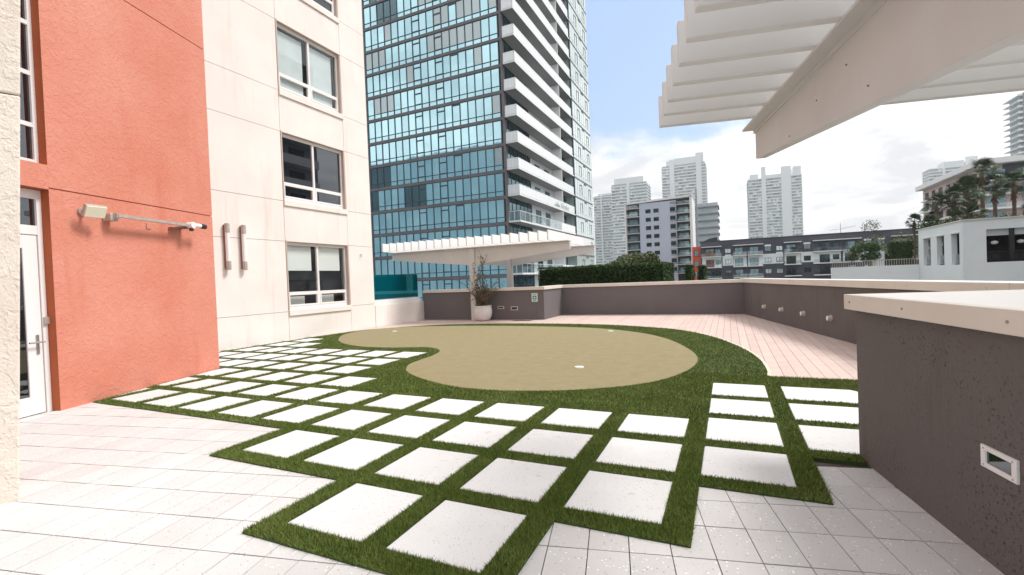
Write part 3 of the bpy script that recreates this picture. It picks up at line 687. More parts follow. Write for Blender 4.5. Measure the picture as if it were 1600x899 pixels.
# near one, seen from below
FN = Fr(.342, 5.545, -77.5)           # a back towards the camera side, b to the right
t = thing('pergola', 'near white pergola overhead at the top right, seen from below', 'pergola', (*FN(3.85, 0), 0), 'white slatted pergolas')
zt = 2.95
for b in (0, 3.3):
    o = beam(FN, 0, 7.7, 3.85, b, zt, t)
    bevel(MB().box(3.74, 3.96, b - .12, b + .12, 1.28, 2.95, FN).build('column', 'pergola', t), .008, 1)
for k in range(21):
    a = .36 + k * .352
    MB().box(a, a + .07, -1.034, 4.1, zt + .021, zt + .325, FN).build('slat', 'pergslat', t)
for o in t.children:
    if o.name.startswith('slat'): bevel(o, .009, 2)

mb = MB()
for a, z in ((1.5, 2.72), (.95, 2.62), (1.95, 2.78), (2.2, 2.55)): mb.cyl((*FN(a, -.045), z), (*FN(a, -.052), z), .005, n=6)
mb.build('bolt_heads', 'rust', t, kind='stuff')

# ------------------------------------------------------------------ pot and plant
PX_, PY_ = -8.47, 15.62
t = thing('plant_pot', 'round glazed white pot in front of the pergola column', 'plant pot', (PX_, PY_, 0))
MB().lathe([(.19, 0), (.27, .05), (.33, .16), (.355, .30), (.345, .44), (.325, .53), (.345, .56), (.335, .575), (.30, .57), (.29, .50)], PX_, PY_, 36).build('pot_body', 'pot', t, smooth=True)
MB().lathe([(.29, .50), (.02, .515)], PX_, PY_, 24).build('soil', 'soil', t)
t = thing('potted_plant', 'leggy half-dry climbing plant rising from the white pot', 'plant', (PX_, PY_, .5))
stems = MB(); leaves = MB()
def leafq(mb, p, s):
    a = Vector((random.gauss(0, 1), random.gauss(0, 1), random.gauss(0, .6))).normalized(); b = a.orthogonal().normalized(); b = (b + a.cross(b) * random.uniform(-1, 1)).normalized()
    k = len(mb.v); p = Vector(p); mb.v += [tuple(p), tuple(p + a * s * .5 + b * s * .3), tuple(p + a * s), tuple(p + a * s * .5 - b * s * .3)]; mb.f.append((k, k + 1, k + 2, k + 3))
def twig(p, d, n, r, ld, up_=.25, br=.25):
    p = Vector(p); d = Vector(d).normalized()
    for i in range(n):
        q = p + d * .10; stems.cyl(p, q, r, r * .93, n=5, caps=False); p = q; r *= .93
        d = (d + Vector((random.gauss(0, .22), random.gauss(0, .22), random.gauss(up_ * .3, .15)))).normalized()
        for _ in range(ld if random.random() < .8 else 0): leafq(leaves, p + Vector([random.gauss(0, .03) for _ in range(3)]), random.uniform(.035, .08))
        if random.random() < br and n - i > 3: twig(p, d + Vector((random.gauss(0, .8), random.gauss(0, .8), random.gauss(0, .4))), (n - i) // 2, r * .7, ld, up_, .1)
for i in range(24):
    a = random.uniform(0, 6.28); r0 = random.uniform(0, .2)
    twig((PX_ + r0 * math.cos(a), PY_ + r0 * math.sin(a), .5), (math.cos(a) * .35, math.sin(a) * .35, 1), random.randint(6, 13), .014, 3)
twig((PX_ - .1, PY_ - .1, .5), (-.35, -.3, 1), 18, .02, 3); twig((PX_, PY_, .5), (.05, -.1, 1), 24, .022, 3, .5, .4); twig((PX_ + .05, PY_, .6), (.1, -.1, 1), 22, .02, 3, .4, .35)
twig((PX_ - .15, PY_ - .15, 1.3), (-.3, -.2, 1), 9, .010, 2, .4, .3); twig((PX_ , PY_ - .1, 1.8), (.6, -.1, .6), 8, .008, 2, .3, .3)
stems.build('stems', 'bark', t, kind='stuff'); leaves.build('foliage', 'drytwig', t, kind='stuff')
t = thing('shadow_streak', 'flat dark sheet standing in for shadow-like streaks on the deck in front of the far parapet', 'shadow streak', (-6.7, 15.3, 0))
MB().box(-7.2, -6.5, 15.45, 15.75, .001, .006).build('dark_sheet', 'mortar', t)  # thin dark sheet added in place of shadow-like streaks on the deck

# ------------------------------------------------------------------ hedges and bush behind the parapet
def leaf_cloud(n, pts_fn, size):
    k = []; c = np.array([pts_fn() for _ in range(n)]); a = rng.normal(size=(n, 3)); a /= np.linalg.norm(a, axis=1)[:, None]
    b = rng.normal(size=(n, 3)); b -= (b * a).sum(1)[:, None] * a; b /= np.linalg.norm(b, axis=1)[:, None]; s = size * rng.uniform(.6, 1.3, (n, 1))
    v = np.stack([c - a * s, c + b * s * .45, c + a * s, c - b * s * .45], 1).reshape(-1, 3)
    mb = MB(); mb.v = [tuple(x) for x in v]; mb.f = [(4 * i, 4 * i + 1, 4 * i + 2, 4 * i + 3) for i in range(n)]; return mb
def hedge(label, x0, x1, y0, y1, z0, z1, n, group=None):
    t = thing('hedge', label, 'hedge', ((x0 + x1) / 2, (y0 + y1) / 2, z0), group)
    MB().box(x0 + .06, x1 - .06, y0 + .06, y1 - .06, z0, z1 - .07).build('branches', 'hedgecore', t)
    def f():
        s = random.random(); u, v, w = random.random(), random.random(), random.random()
        x = x0 + (x1 - x0) * u; y = y0 + (y1 - y0) * v; z = z0 + (z1 - z0) * w; j = random.gauss(0, .022)
        wob = .015 * math.sin(x * 2.1 + z) + .01 * math.sin(x * 5.3 + 1)
        if s < .45: return (x, y0 + j + wob * .5, z)
        if s < .65: return (x1 + j, y, z)
        return (x, y, z1 + j + wob)
    leaf_cloud(n, f, .055).build('foliage', 'hedge', t, kind='stuff')
hedge('long clipped dark green hedge behind the parapet', -8.5, -2.55, 21.5, 25.5, -1, 2.0, 22000)
hedge('short clipped hedge block just right of the long hedge', -2.05, -1.68, 25.6, 27.5, -1, 1.86, 2500)
hedge('smallest hedge block at the right end, next to the red facade', -1.45, -1.1, 26.3, 28, -1, 1.82, 2500)
t = thing('bush', 'rounded olive-green bush rising above the long hedge', 'bush', (-5, 28, -1))
MB().cyl((-5, 28, -1), (-5, 28, 2), .1, .05).build('stems', 'bark', t)
blobs = [(-6.2, 28, 2.0, .5), (-5.4, 28, 2.25, .65), (-4.6, 28, 2.3, .6), (-4.1, 28.1, 2.4, .5), (-5, 28.4, 2.2, .8)]
def fb():
    c = random.choice(blobs); d = Vector((random.gauss(0, 1), random.gauss(0, 1), random.gauss(0, 1))).normalized() * c[3] * random.uniform(.6, 1.08)
    return (c[0] + d.x, c[1] + d.y, c[2] + d.z * .75)
leaf_cloud(5000, fb, .085).build('foliage', 'bush', t, kind='stuff')

# ------------------------------------------------------------------ glass tower
TY, TX0, TX1 = 49.65, -43.4, -23.0; FH = 3.05; Z0 = 17.36
t = thing('glass_tower', 'tall blue-green glass apartment tower with white balconies along its right side', 'building', (-33, 60, -13))
tt = t
MB().box(TX0 + .2, TX1 - .25, TY + .25, 82, -13, 58).build('core', 'room', t)
PXs = [-43.18 + 1.0935 * k for k in range(19)]
kmin, kmax = -7, 12
blank = MB(); lower = MB(); lower2 = MB()
npn = 0; pcache = {}
for k in range(kmin, kmax + 1):
    zb = Z0 + FH * k                    # slab level
    MB().box(TX0, TX1, TY - .10, TY + .3, zb - .26, zb + .08).build('floor_band', 'band', t)
    MB().box(TX0 + .22, TX1 - .3, TY - .03, TY + .06, zb + .62, zb + .70).build('transom', 'mull', t)
    MB().box(TX0 + .22, TX1 - .3, TY - .03, TY + .06, zb + .08, zb + .13).box(TX0 + .22, TX1 - .3, TY - .03, TY + .06, zb + FH - .31, zb + FH - .26).build('transom', 'mull', t)
    vis = k <= 7
    run = 0; rm = 'tg'
    for c in range(18):
        x0, x1 = PXs[c] + .045, PXs[c + 1] - .045
        if run <= 0:
            u = random.random(); run = random.randint(1, 3)
            if k <= -2: rm = 'tg3' if u < .07 else 'tg'
            else: rm = 'tg2' if u < .2 else ('tg3' if u < .215 else 'tg')
        run -= 1
        if (k == -1 and c < 3) or (k == -2 and 5 <= c < 8): rm2 = 'tg3'
        elif k == 6 and 2 <= c <= 4 or k == 7 and c in (1, 3): rm2 = 'tg3'
        else: rm2 = rm
        if vis and npn < 296:
            key = rm2
            if key not in pcache:
                o = MB().box(-.5 * (x1 - x0), .5 * (x1 - x0), -.008, .008, 0, FH - .31 - .70).build('window_pane', rm2, t); o.data.transform(Matrix.Translation(Vector(ORG[t.name]))); pcache[key] = o.data
            else:
                o = bpy.data.objects.new('window_pane', pcache[key]); col.objects.link(o); o.parent = t
            og = ORG[t.name]; o.location = ((x0 + x1) / 2 - og[0], TY + .03 - og[1], zb + .70 - og[2])
            if key in pcache and False: pass
            npn += 1
            o.rotation_euler = (random.gauss(0, .003), 0, random.gauss(0, .003))
        else: blank.box(x0, x1, TY + .02, TY + .04, zb + .70, zb + FH - .31)
        (lower if rm2 != 'tg3' else lower2).box(x0, x1, TY + .02, TY + .04, zb + .13, zb + .62)
    sf = MB()
    for c, hz in ((7, .62), (10, .62)):
        x0, x1 = PXs[c], PXs[c + 1]; zt_ = zb + FH - .31 - (.55 if (k + c) % 3 else .75)
        sf.box(x0 + .02, x1 - .02, TY - .05, TY + .02, zt_, zt_ + .13).box(x0 - .03, x0 + .06, TY - .05, TY + .02, zb + .62, zt_).box(x1 - .06, x1 + .03, TY - .05, TY + .02, zb + .62, zt_).box(x0 + .06, x1 - .06, TY - .05, TY + .02, zb + .66, zb + .76)
    if k % 2: sf.box(PXs[12] + .02, PXs[13] - .02, TY - .05, TY + .02, zb + FH - .5, zb + FH - .3)
    sf.build('sash_frame', 'mull', t, kind='stuff')
blank.build('upper_glass', 'tg', t, kind='stuff'); lower.build('lower_glass', 'tg', t, kind='stuff'); lower2.build('lower_glass', 'tg3', t, kind='stuff')
# first copies were positioned by vertices at the empty's origin: shift their meshes
for o in tt.children:
    if o.name.startswith('window_pane'): pass
for x in PXs: MB().box(x - .045, x + .045, TY - .06, TY + .05, -12, 57).build('mullion', 'mull', t)
MB().box(TX0, TX0 + .2, TY - .08, TY + .4, -13, 58).build('corner_post', 'band', t); MB().box(TX1 - .30, TX1, TY - .08, TY + .4, -13, 58).build('corner_post', 'band', t)
# right side: recessed wall with balconies, then the flush bay
YB0, YB1, YE = 49.65, 71.4, 82.0; XO = -21.5
MB().box(TX1 - .35, TX1, 57.0, 65.6, -13, 58).build('side_wall', 'bright', t)
MB().box(TX1 - .1, XO, YB1, YE, -13, 58).build('bay_wall', 'palewin', t)
MB().box(XO - .2, XO + .03, YB1 - .02, YB1 + .32, 5.2, 58).build('corner_post', 'mull', t)
for k in range(kmin, kmax + 1):
    zb = Z0 + FH * k
    # balcony
    b_ = MB().box(TX1 + .01, XO, YB0 - .02, YB1 - .03, zb - .03, zb + .17).build('balcony', 'bal', t)
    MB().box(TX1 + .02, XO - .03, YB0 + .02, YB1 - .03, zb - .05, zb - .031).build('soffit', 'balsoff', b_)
    rm = 'rail' if k > -3 else 'railclear'
    if k <= -3: MB().box(XO - .032, XO - .008, 64.5, YB1 - .4, zb + .17, zb + 1.2).build('railing_panel', 'bright', b_)
    rl = MB().box(XO - .03, XO - .015, YB0, YB1 - .4 if k > -3 else 64.48, zb + .2, zb + 1.22).box(TX1 + .05, XO - .03, YB0, YB0 + .015, zb + .2, zb + 1.22)
    rl.build('railing_glass', rm, b_)
    pr_ = MB(); y = YB0
    while y < YB1 - .5: pr_.box(XO - .05, XO - .01, y, y + .035, zb + .17, zb + 1.25); y += 1.45
    pr_.box(XO - .055, XO - .005, YB0, YB1 - .4, zb + 1.22, zb + 1.27).box(TX1 + .05, XO - .055, YB0 - .01, YB0 + .03, zb + 1.22, zb + 1.27).box((TX1 + XO) / 2 - .02, (TX1 + XO) / 2 + .02, YB0 - .005, YB0 + .02, zb + .17, zb + 1.22)
    pr_.build('railing_posts', 'white', b_)
    MB().box(TX1 + .01, XO - .06, 65.5, 65.62, zb + .171, zb + FH - .051).build('divider', 'bright', b_)
    # glass behind it
    MB().box(TX1 - .3, TX1 - .05, 49.96, 56.95, zb + .18, zb + FH - .06).box(TX1 - .3, TX1 - .05, 65.7, 71.35, zb + .18, zb + FH - .06).build('side_glass', 'tg4', t, kind='stuff')
    mm = MB()
    for y in (50.9, 52.1, 53.3, 54.5, 55.7, 56.9, 66.9, 68.3, 69.8, 71.2): mm.box(TX1 - .06, TX1 - .01, y - .05, y + .05, zb + .18, zb + FH - .06)
    mm.build('side_mullion', 'mull', t, kind='stuff')
    for y0, y1 in ((58.3, 60.2), (62.0, 63.9)):
        w = MB().box(TX1 + .001, TX1 + .04, y0, y1, zb + .75, zb + 2.5).build('side_window', 'mull', t)
        MB().box(TX1 + .041, TX1 + .045, y0 + .1, (y0 + y1) / 2 - .04, zb + .85, zb + 2.4).box(TX1 + .041, TX1 + .045, (y0 + y1) / 2 + .04, y1 - .1, zb + .85, zb + 2.4).build('pane', 'tg3', w)
    # bay
    MB().box(XO + .001, XO + .05, YB1 + .3, YE, zb - .16, zb + .06).build('floor_band', 'band', t)
    bm_ = MB()
    for q in range(9): y = YB1 + .35 + q * 1.28; bm_.box(XO + .001, XO + .03, y - .035, y + .035, zb + .06, zb + FH - .16)
    bm_.box(XO + .001, XO + .028, YB1 + .35, YE, zb + .62, zb + .68)
    bm_.build('bay_mullion', 'bal', t)
    fm = MB()
    for y in (YB1 + 2.9, YB1 + 8.05): fm.box(XO + .03, XO + .06, y, y + .06, zb + .68, zb + 2.2).box(XO + .03, XO + .06, y + 1.2, y + 1.26, zb + .68, zb + 2.2).box(XO + .03, XO + .06, y, y + 1.26, zb + 2.2, zb + 2.27)
    fm.box(XO + .03, XO + .07, YB1 + 5.4, YB1 + 6.6, zb + 2.62, zb + 2.8)
    fm.build('bay_sash', 'mull', t, kind='stuff')

lg = MB(); FB = Fr(XO - .012, 0, 90)      # faint grey-green emblem on a balcony front: hill shapes and strokes
zb = Z0 - 2 * FH
for a, w_, h_ in ((61.6, 1.0, .38), (62.3, 1.2, .62), (63.0, 1.0, .34)): lg.side([(a, zb + .36), (a + w_, zb + .36), (a + w_ * .55, zb + .36 + h_)], 0, -.03, FB)
for i, h_ in enumerate((.75, .5, .85, .5, .5, .5, .7, .45, .5)): lg.side([(64.4 + i * .42, zb + .3), (64.52 + i * .42, zb + .3), (64.62 + i * .42, zb + .3 + h_), (64.5 + i * .42, zb + .3 + h_)], 0, -.03, FB)
lg.build('balcony_emblem', 'emblem', tt, kind='stuff')

# ------------------------------------------------------------------ pale grey mid-rise
Y = 170; gz = [1.5, 4.5, 7.45, 10.4, 13.3, 16.25, 19.15, 22.1, 25.1]
t = thing('apartment_block', 'pale blue-grey mid-rise with dark balcony recesses behind the hedge', 'building', (-21.5, Y, -13)); ab = t
MB().box(-27.9, -15.6, Y, Y + 14, -13, 26.6).build('wall', 'greybldg', t)
MB().box(-32.5, -27.9, Y + 1.6, Y + 14, -13, 26.4).box(-15.6, -11.0, Y + 1.6, Y + 14, -13, 26.4).build('recess_wall', 'slate2', t)
MB().box(-33.0, -32.5, Y - .3, Y + 14, -13, 26.8).box(-11.2, -10.4, Y - .3, Y + 14, -13, 27.6).build('fin', 'white', t)
MB().hexa([(-33, Y - .3, 26.6), (-10.4, Y - .3, 27.3), (-10.4, Y + 14, 27.3), (-33, Y + 14, 26.6), (-33, Y - .3, 27.2), (-10.4, Y - .3, 27.95), (-10.4, Y + 14, 27.95), (-33, Y + 14, 27.2)]).build('roof', 'white', t)
def awin(x, z, w, h, yy, par, m='tg3', fm='slate2'):
    f_ = MB().box(x - w / 2, x + w / 2, yy - .05, yy + .05, z, z + h).build('window', fm, par)
    MB().box(x - w / 2 + .1, x - .04, yy - .08, yy - .051, z + .1, z + h - .1).box(x + .04, x + w / 2 - .1, yy - .08, yy - .051, z + .1, z + h - .1).build('pane', m, f_)
for z in gz:
    for x0, x1 in ((-32.5, -27.9), (-17.6, -11.2)):
        b_ = MB().box(x0, x1, Y - .25, Y + 1.6, z - .10, z + .08).build('balcony', 'bal', t)
        xa = x0 if x0 < -20 else -15.6
        MB().box(x0 + .02, x1, Y - .22, Y - .18, z + .2, z + 1.1).build('railing_glass', 'railclear', b_)
    if z < 24.5:
        for x in (-24.9, -22.2): awin(x, z + .9, 1.75, 1.35, Y, t, random.choice(('tg3', 'tg3', 'tg4')))
        awin(-17.0 + .3, z + .9, 1.75, 1.35, Y, t, 'tg3')
        awin(-30.2, z + .1, 3.0, 2.0, Y + 1.6, t, 'tg4'); awin(-13.4, z + .1, 3.2, 2.0, Y + 1.6, t, 'tg4')

# ------------------------------------------------------------------ long dark block
Y = 150; t = thing('apartment_block', 'long low slate-grey apartment building with white balconies behind the right parapet', 'building', (20, Y, -13))
MB().box(-7.2, 56, Y, Y + 16, -13, 10.3).build('wall', 'slate', t)
MB().box(-7.3, 56.1, Y - .12, Y + 16, 10.3, 10.6).build('roof', 'slate2', t)
for x0, x1 in ((-1.4, 1.4), (8.9, 14.0), (18.2, 21.2), (31, 38)):
    MB().box(x0, x1, Y - .06, Y + .02, 3.2, 6.0).build('light_panel', 'far', t)
bays = [(-7.0, -1.6), (1.4, 5.0), (5.2, 9.0), (14.2, 18.2), (21.0, 27.4), (27.7, 31.6), (38, 43), (43.4, 48)]
for x0, x1 in bays:
    for z in (-3.6, -.4, 2.75, 5.9):
        b_ = MB().box(x0, x1, Y - 1.4, Y, z - .12, z + .12).build('balcony', 'white', t)
        MB().box(x0, x1, Y - 1.38, Y - 1.34, z + .15, z + 1.05).build('railing_glass', 'railclear', b_)
        if z == 2.75: MB().box(x0 + .1, x1 - .1, Y - .05, Y + .02, z + .12, z + 3.0).build('light_panel', 'far', t)
        w_ = x1 - x0; awin(x0 + w_ * .42, z + .15, min(2.3, w_ * .6), 2.2, Y - .06, t, random.choice(('tg3', 'tg3', 'tg4')), 'slate2')
        if w_ > 5: awin(x0 + w_ * .82, z + .9, 1.4, 1.3, Y - .06, t, 'tg3', 'slate2')
    MB().box(x0, x1 + .1, Y - 1.5, Y, 8.75, 8.95).build('awning', 'white', t)
for x in (0.1, 10.3, 13.1, 19.7, 33.2, 36):
    for z in (-.4, 2.75, 5.9): awin(x, z + .85, 1.6, 1.35, Y - .06, t, random.choice(('tg3', 'tg2')), 'slate2')
    MB().box(x - .8, x + .8, Y - .1, Y, 5.2 if x in (0.1, 13.1) else 8.1, 6.4 if x in (0.1, 13.1) else 8.6).build('light_panel', 'far', t)
t = thing('rooftop_unit', 'small dark rooftop plant box at the left end of the slate roof', 'roof unit', (-4, 155, 10.6))
MB().hexa([(-7, 154, 10.6), (-2.5, 154, 10.6), (-2.5, 157, 10.6), (-7, 157, 10.6), (-5, 154, 11.6), (-2.8, 154, 12), (-2.8, 157, 12), (-5, 157, 11.6)]).build('housing', 'slate2', t)
t = thing('apartment_block', 'narrow red-orange facade between the pale mid-rise and the slate building', 'building', (-8.3, 151, -13))
MB().box(-9.6, -7.22, 150.6, 164, -13, 9.2).build('wall', 'orangeb', t)
for z in (-.4, 2.75, 5.9): awin(-8.4, z + .5, 1.2, 1.7, 150.55, t, 'tg3', 'slate2')
t = thing('antenna', 'thin roof antenna with a crossbar on the slate building', 'antenna', (28.5, 156, 10.6))
MB().cyl((28.5, 156, 10.6), (28.5, 156, 13.6), .07).build('mast', 'steel', t); MB().cyl((28.5, 156, 12.0), (32, 156, 12.6), .05).cyl((26, 156, 11.8), (28.5, 156, 12.0), .04).build('crossbar', 'steel', t)

# ------------------------------------------------------------------ white restaurant pavilion on the right
X1, Y1 = 20.49, 59.04
t = thing('white_pavilion', 'white flat-roofed pavilion with tall openings and hanging globe lamps at right', 'building', (X1, Y1, -13)); pv = t
zt = 5.45
def wallx(x, ya, yb, z0, z1): MB().box(x, x + .45, ya, yb, z0, z1).build('wall', 'bright', t)
ops = [(59.75, 61.55, 1.4), (63.3, 65.2, 1.35), (66.9, 69.0, 1.28)]
wallx(X1, 59.5, 70.5, -13, 1.28); wallx(X1, 59.5, 70.5, 4.35, zt)
ys_ = [59.49, 59.75, 61.55, 63.3, 65.2, 66.9, 69.0, 70.5]
for a, b in ((59.5, 59.75), (61.55, 63.3), (65.2, 66.9), (69.0, 70.5)): wallx(X1, a, b, 1.28, 4.35)
for a, b, z in ops:
    MB().box(X1 + .3, X1 + .33, a, b, 1.281, 2.3).build('glass_guard', 'railclear', t); MB().box(X1 + .25, X1 + .38, a, b, 1.2805, 1.36).build('sill', 'slate2', t)
    MB().box(X1 - .12, X1 - .001, a - .1, b + .1, 4.36, 4.46).build('lintel', 'bright', t)
def wally(x0, x1, z0, z1): MB().box(x0, x1, Y1, Y1 + .45, z0, z1).build('wall', 'bright', t)
wally(X1, 45, -13, 1.40); wally(X1, 45, 4.50, zt); wally(X1, 22.2, 1.40, 4.50); wally(26.6, 45, 1.40, 4.50)
MB().box(22.2, 26.6, Y1 + .44, Y1 + .5, 3.9, 4.5).build('beam', 'blind', t); MB().box(23.95, 24.25, Y1 + .2, Y1 + .5, 1.4, 4.6).build('post', 'dark', t)
rl = MB().box(22.2, 26.6, Y1 + .1, Y1 + .16, 2.35, 2.42).box(22.2, 26.6, Y1 + .05, Y1 + .3, 1.401, 1.47)
x = 22.25
while x < 26.6: rl.box(x, x + .02, Y1 + .11, Y1 + .15, 1.47, 2.35); x += .13
rl.build('railing', 'dark', t)
MB().box(X1 - .1, 45.1, Y1 - .12, 71, zt + .001, zt + .12).build('roof', 'coping', t)
MB().box(X1 + .5, 45, Y1 + 6, Y1 + 6.1, -3, zt - .05).build('back_wall', 'room', t); MB().box(X1 + .46, 44.9, Y1 + .46, 70.4, 1.0, 1.2).build('floor', 'slate2', t)
for x, lb in ((23.12, 'left white globe lamp hanging in the pavilion opening'), (24.95, 'right white globe lamp hanging in the pavilion opening')):
    l_ = thing('pendant_lamp', lb, 'lamp', (x, Y1 + .9, 3.4), 'globe lamps in the pavilion')
    MB().lathe([(.03, 3.06), (.2, 3.12), (.27, 3.25), (.22, 3.38), (.04, 3.44)], x, Y1 + .9, 16).build('globe', 'tube', l_, smooth=True); MB().cyl((x, Y1 + .9, 3.44), (x, Y1 + .9, 4.4), .012).build('cord', 'dark', l_)
for k, x in enumerate((22.9, 23.6, 25.0, 25.6, 26.2)):
    c_ = thing('restaurant_chair', ['leftmost dark chair behind the pavilion railing', 'dark chair under the left globe lamp in the pavilion', 'dark chair just right of the pavilion post', 'dark chair second from the right in the pavilion opening', 'rightmost dark chair in the pavilion opening'][k], 'chair', (x, Y1 + 1.6, 1.2), 'chairs in the pavilion')
    MB().box(x - .22, x + .22, Y1 + 1.4, Y1 + 1.85, 1.6, 1.67).build('seat', 'slate2', c_); MB().box(x - .22, x + .22, Y1 + 1.85, Y1 + 1.9, 1.67, 2.15).build('backrest', 'slate2', c_)
    for sx in (-.2, .17):
        for sy in (1.42, 1.82): MB().box(x + sx, x + sx + .03, Y1 + sy, Y1 + sy + .03, 1.2, 1.6).build('leg', 'slate2', c_)
# terrace wall running left from it
t = thing('terrace_wall', 'long plain white terrace wall left of the pavilion with a picket rail on top', 'wall', (16, 70.5, -13))
MB().box(11.85, X1 - .01, 70.5, 71.1, -13, 1.45).build('wall_body', 'bright', t)
rl = MB().box(11.9, X1, 70.55, 70.62, 2.12, 2.2); x = 11.9
while x < X1 - .1: rl.box(x, x + .05, 70.56, 70.6, 1.45, 2.12); x += .24
rl.build('railing', 'galv', t)
t = thing('hedge', 'dark clipped hedge block on the white terrace beside the pavilion', 'hedge', (19.3, 73, 1.4))
leaf_cloud(2500, lambda: (random.uniform(18.3, 20.6), random.choice((72.6, random.uniform(72.6, 73.8))), random.uniform(1.6, 4.3)), .16).build('foliage', 'hedge', t, kind='stuff')
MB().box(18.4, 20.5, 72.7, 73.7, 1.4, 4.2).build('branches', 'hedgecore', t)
def tree(label, x, y, z0, r, n, zc, m='bush'):
    t = thing('tree', label, 'tree', (x, y, z0)); MB().cyl((x, y, z0), (x, y, zc), .14, .07, 7).cyl((x, y, zc - .8), (x + r * .4, y, zc + .3), .06, .03, 5).cyl((x, y, zc - .6), (x - r * .4, y, zc + .2), .06, .03, 5).build('trunk', 'trunk', t)
    bl = [(random.gauss(0, r * .45), random.gauss(0, r * .4), random.gauss(0, r * .3)) for _ in range(9)]
    def f():
        c = random.choice(bl); d = Vector((random.gauss(0, 1), random.gauss(0, 1), random.gauss(0, 1))).normalized() * r * .45 * random.uniform(.5, 1.05)
        return (x + c[0] + d.x, y + c[1] + d.y, zc + c[2] + d.z * .8)
    leaf_cloud(n, f, .16).build('crown', m, t, kind='stuff')
tree('small dark tree standing on the terrace in front of the slate building', 16.6, 74.5, 1.2, 1.5, 2200, 3.3, 'hedge')
tree('grey-green tree behind the terrace, left of the dark hedge block', 22.5, 100, -3, 3.2, 2600, 5.2, 'bush')
tree('second grey-green tree behind the terrace wall', 27.5, 104, -3, 3.0, 2400, 5.4, 'bush')
t = thing('roof_cabin', 'small white cabin box on the terrace between the tree and hedge', 'cabin', (17.9, 74, 1.4))
MB().box(17.2, 18.1, 74, 75.5, 1.4, 3.3).build('wall', 'bright', t); MB().box(18.101, 18.5, 74.2, 75.4, 1.4, 3.0).build('door', 'slate2', t)

# ------------------------------------------------------------------ fan palms behind the pavilion
def frond_mesh():
    mb = MB(); n = 19; mb.cyl((0, 0, 0), (.95, 0, .12), .02, .012, 4, False)
    for i in range(n):
        a = R(-78 + 156 * i / (n - 1)); L_ = 1.0 * (1 - .25 * abs(a) / 1.4); w = .034; c = Vector((.92, 0, .12)); d = Vector((math.cos(a), math.sin(a), 0)); s = Vector((-math.sin(a), math.cos(a), 0))
        k = len(mb.v); dr = -.34 * L_ * (.8 + .4 * (i % 2))
        mb.v += [tuple(c), tuple(c + d * L_ * .55 + s * w + Vector((0, 0, .02))), tuple(c + d * L_ + Vector((0, 0, dr))), tuple(c + d * L_ * .55 - s * w + Vector((0, 0, .02)))]; mb.f.append((k, k + 1, k + 2, k + 3))
    return mb
fmsh = None
def palm(label, x, y, zg, zc, s=1.0, nf=26):
    global fmsh
    t = thing('fan_palm', label, 'palm tree', (x, y, zg), 'fan palms behind the pavilion')
    tr = MB(); seg = 8
    for i in range(seg):
        a, b = zg + (zc - zg) * i / seg, zg + (zc - zg) * (i + 1) / seg
        tr.cyl((x, y, a), (x, y, b + .02), .22 * s * (1 - .03 * i), .19 * s * (1 - .03 * i), 9)
    tr.build('trunk', 'trunk', t)
    sk = MB()
    for i in range(60):
        a = random.uniform(0, 6.28); z = zc - random.uniform(0, 1.6) * s; r = random.uniform(.18, .42) * s
        sk.cyl((x + .1 * math.cos(a), y + .1 * math.sin(a), z), (x + r * math.cos(a), y + r * math.sin(a), z - .5 * s), .05, .02, 4, False)
    sk.build('dead_skirt', 'palmdead', t, kind='stuff')
    for i in range(nf):
        if fmsh is None:
            o = frond_mesh().build('frond', 'palm', t); fmsh = o.data; fmsh.transform(Matrix.Translation(Vector(ORG[t.name])))
        else: o = bpy.data.objects.new('frond', fmsh); col.objects.link(o); o.parent = t
        el = random.uniform(-.9, 1.25) if i > 4 else random.uniform(.8, 1.4)
        o.location = (0, 0, zc - zg + random.uniform(-.25, .1) * s); o.rotation_euler = (random.gauss(0, .25), -el, i * 2.399 + random.uniform(-.2, .2)); sc_ = s * random.uniform(.85, 1.15); o.scale = (sc_,) * 3
for lb, x, y, zc, s in (('small far-left fan palm silhouetted against the sky', 21.8, 76.3, 7.0, .65), ('second fan palm from the left, above the pavilion corner', 24.4, 77.4, 8.9, .95), ('third fan palm from the left with a full dark crown', 26.3, 78.2, 9.6, 1.1), ('fan palm fourth from the left, with a thick brown skirt', 28.1, 79.2, 10.4, 1.2),
                        ('tallest fan palm, its crown highest above the pavilion', 29.8, 80.0, 12.6, 1.25), ('fan palm just right of the tallest one', 31.3, 80.8, 11.1, 1.15), ('rightmost fan palm in front of the grey balconies', 33.4, 81.5, 11.2, 1.15), ('low young fan palm between the taller trunks', 25.6, 75.5, 6.6, .9), ('squat fan palm low beside the brown-skirted palm', 27.2, 76.0, 7.2, .9), ('low fan palm at the far right frame edge', 34.6, 79, 8.0, .9), ('short fan palm at the left end of the group', 23.2, 75.6, 6.4, .8)):
    palm(lb, x, y, .8, zc, s, 30)
t = thing('shrub_bed', 'dark shrubs growing under the palms along the pavilion roofline', 'shrubs', (27, 74, 3))
t['kind'] = 'stuff'
leaf_cloud(3500, lambda: (random.uniform(21.5, 35), random.uniform(73.5, 76), random.uniform(3.5, 6.6 + .5 * random.random())), .17).build('foliage', 'hedge', t, kind='stuff')

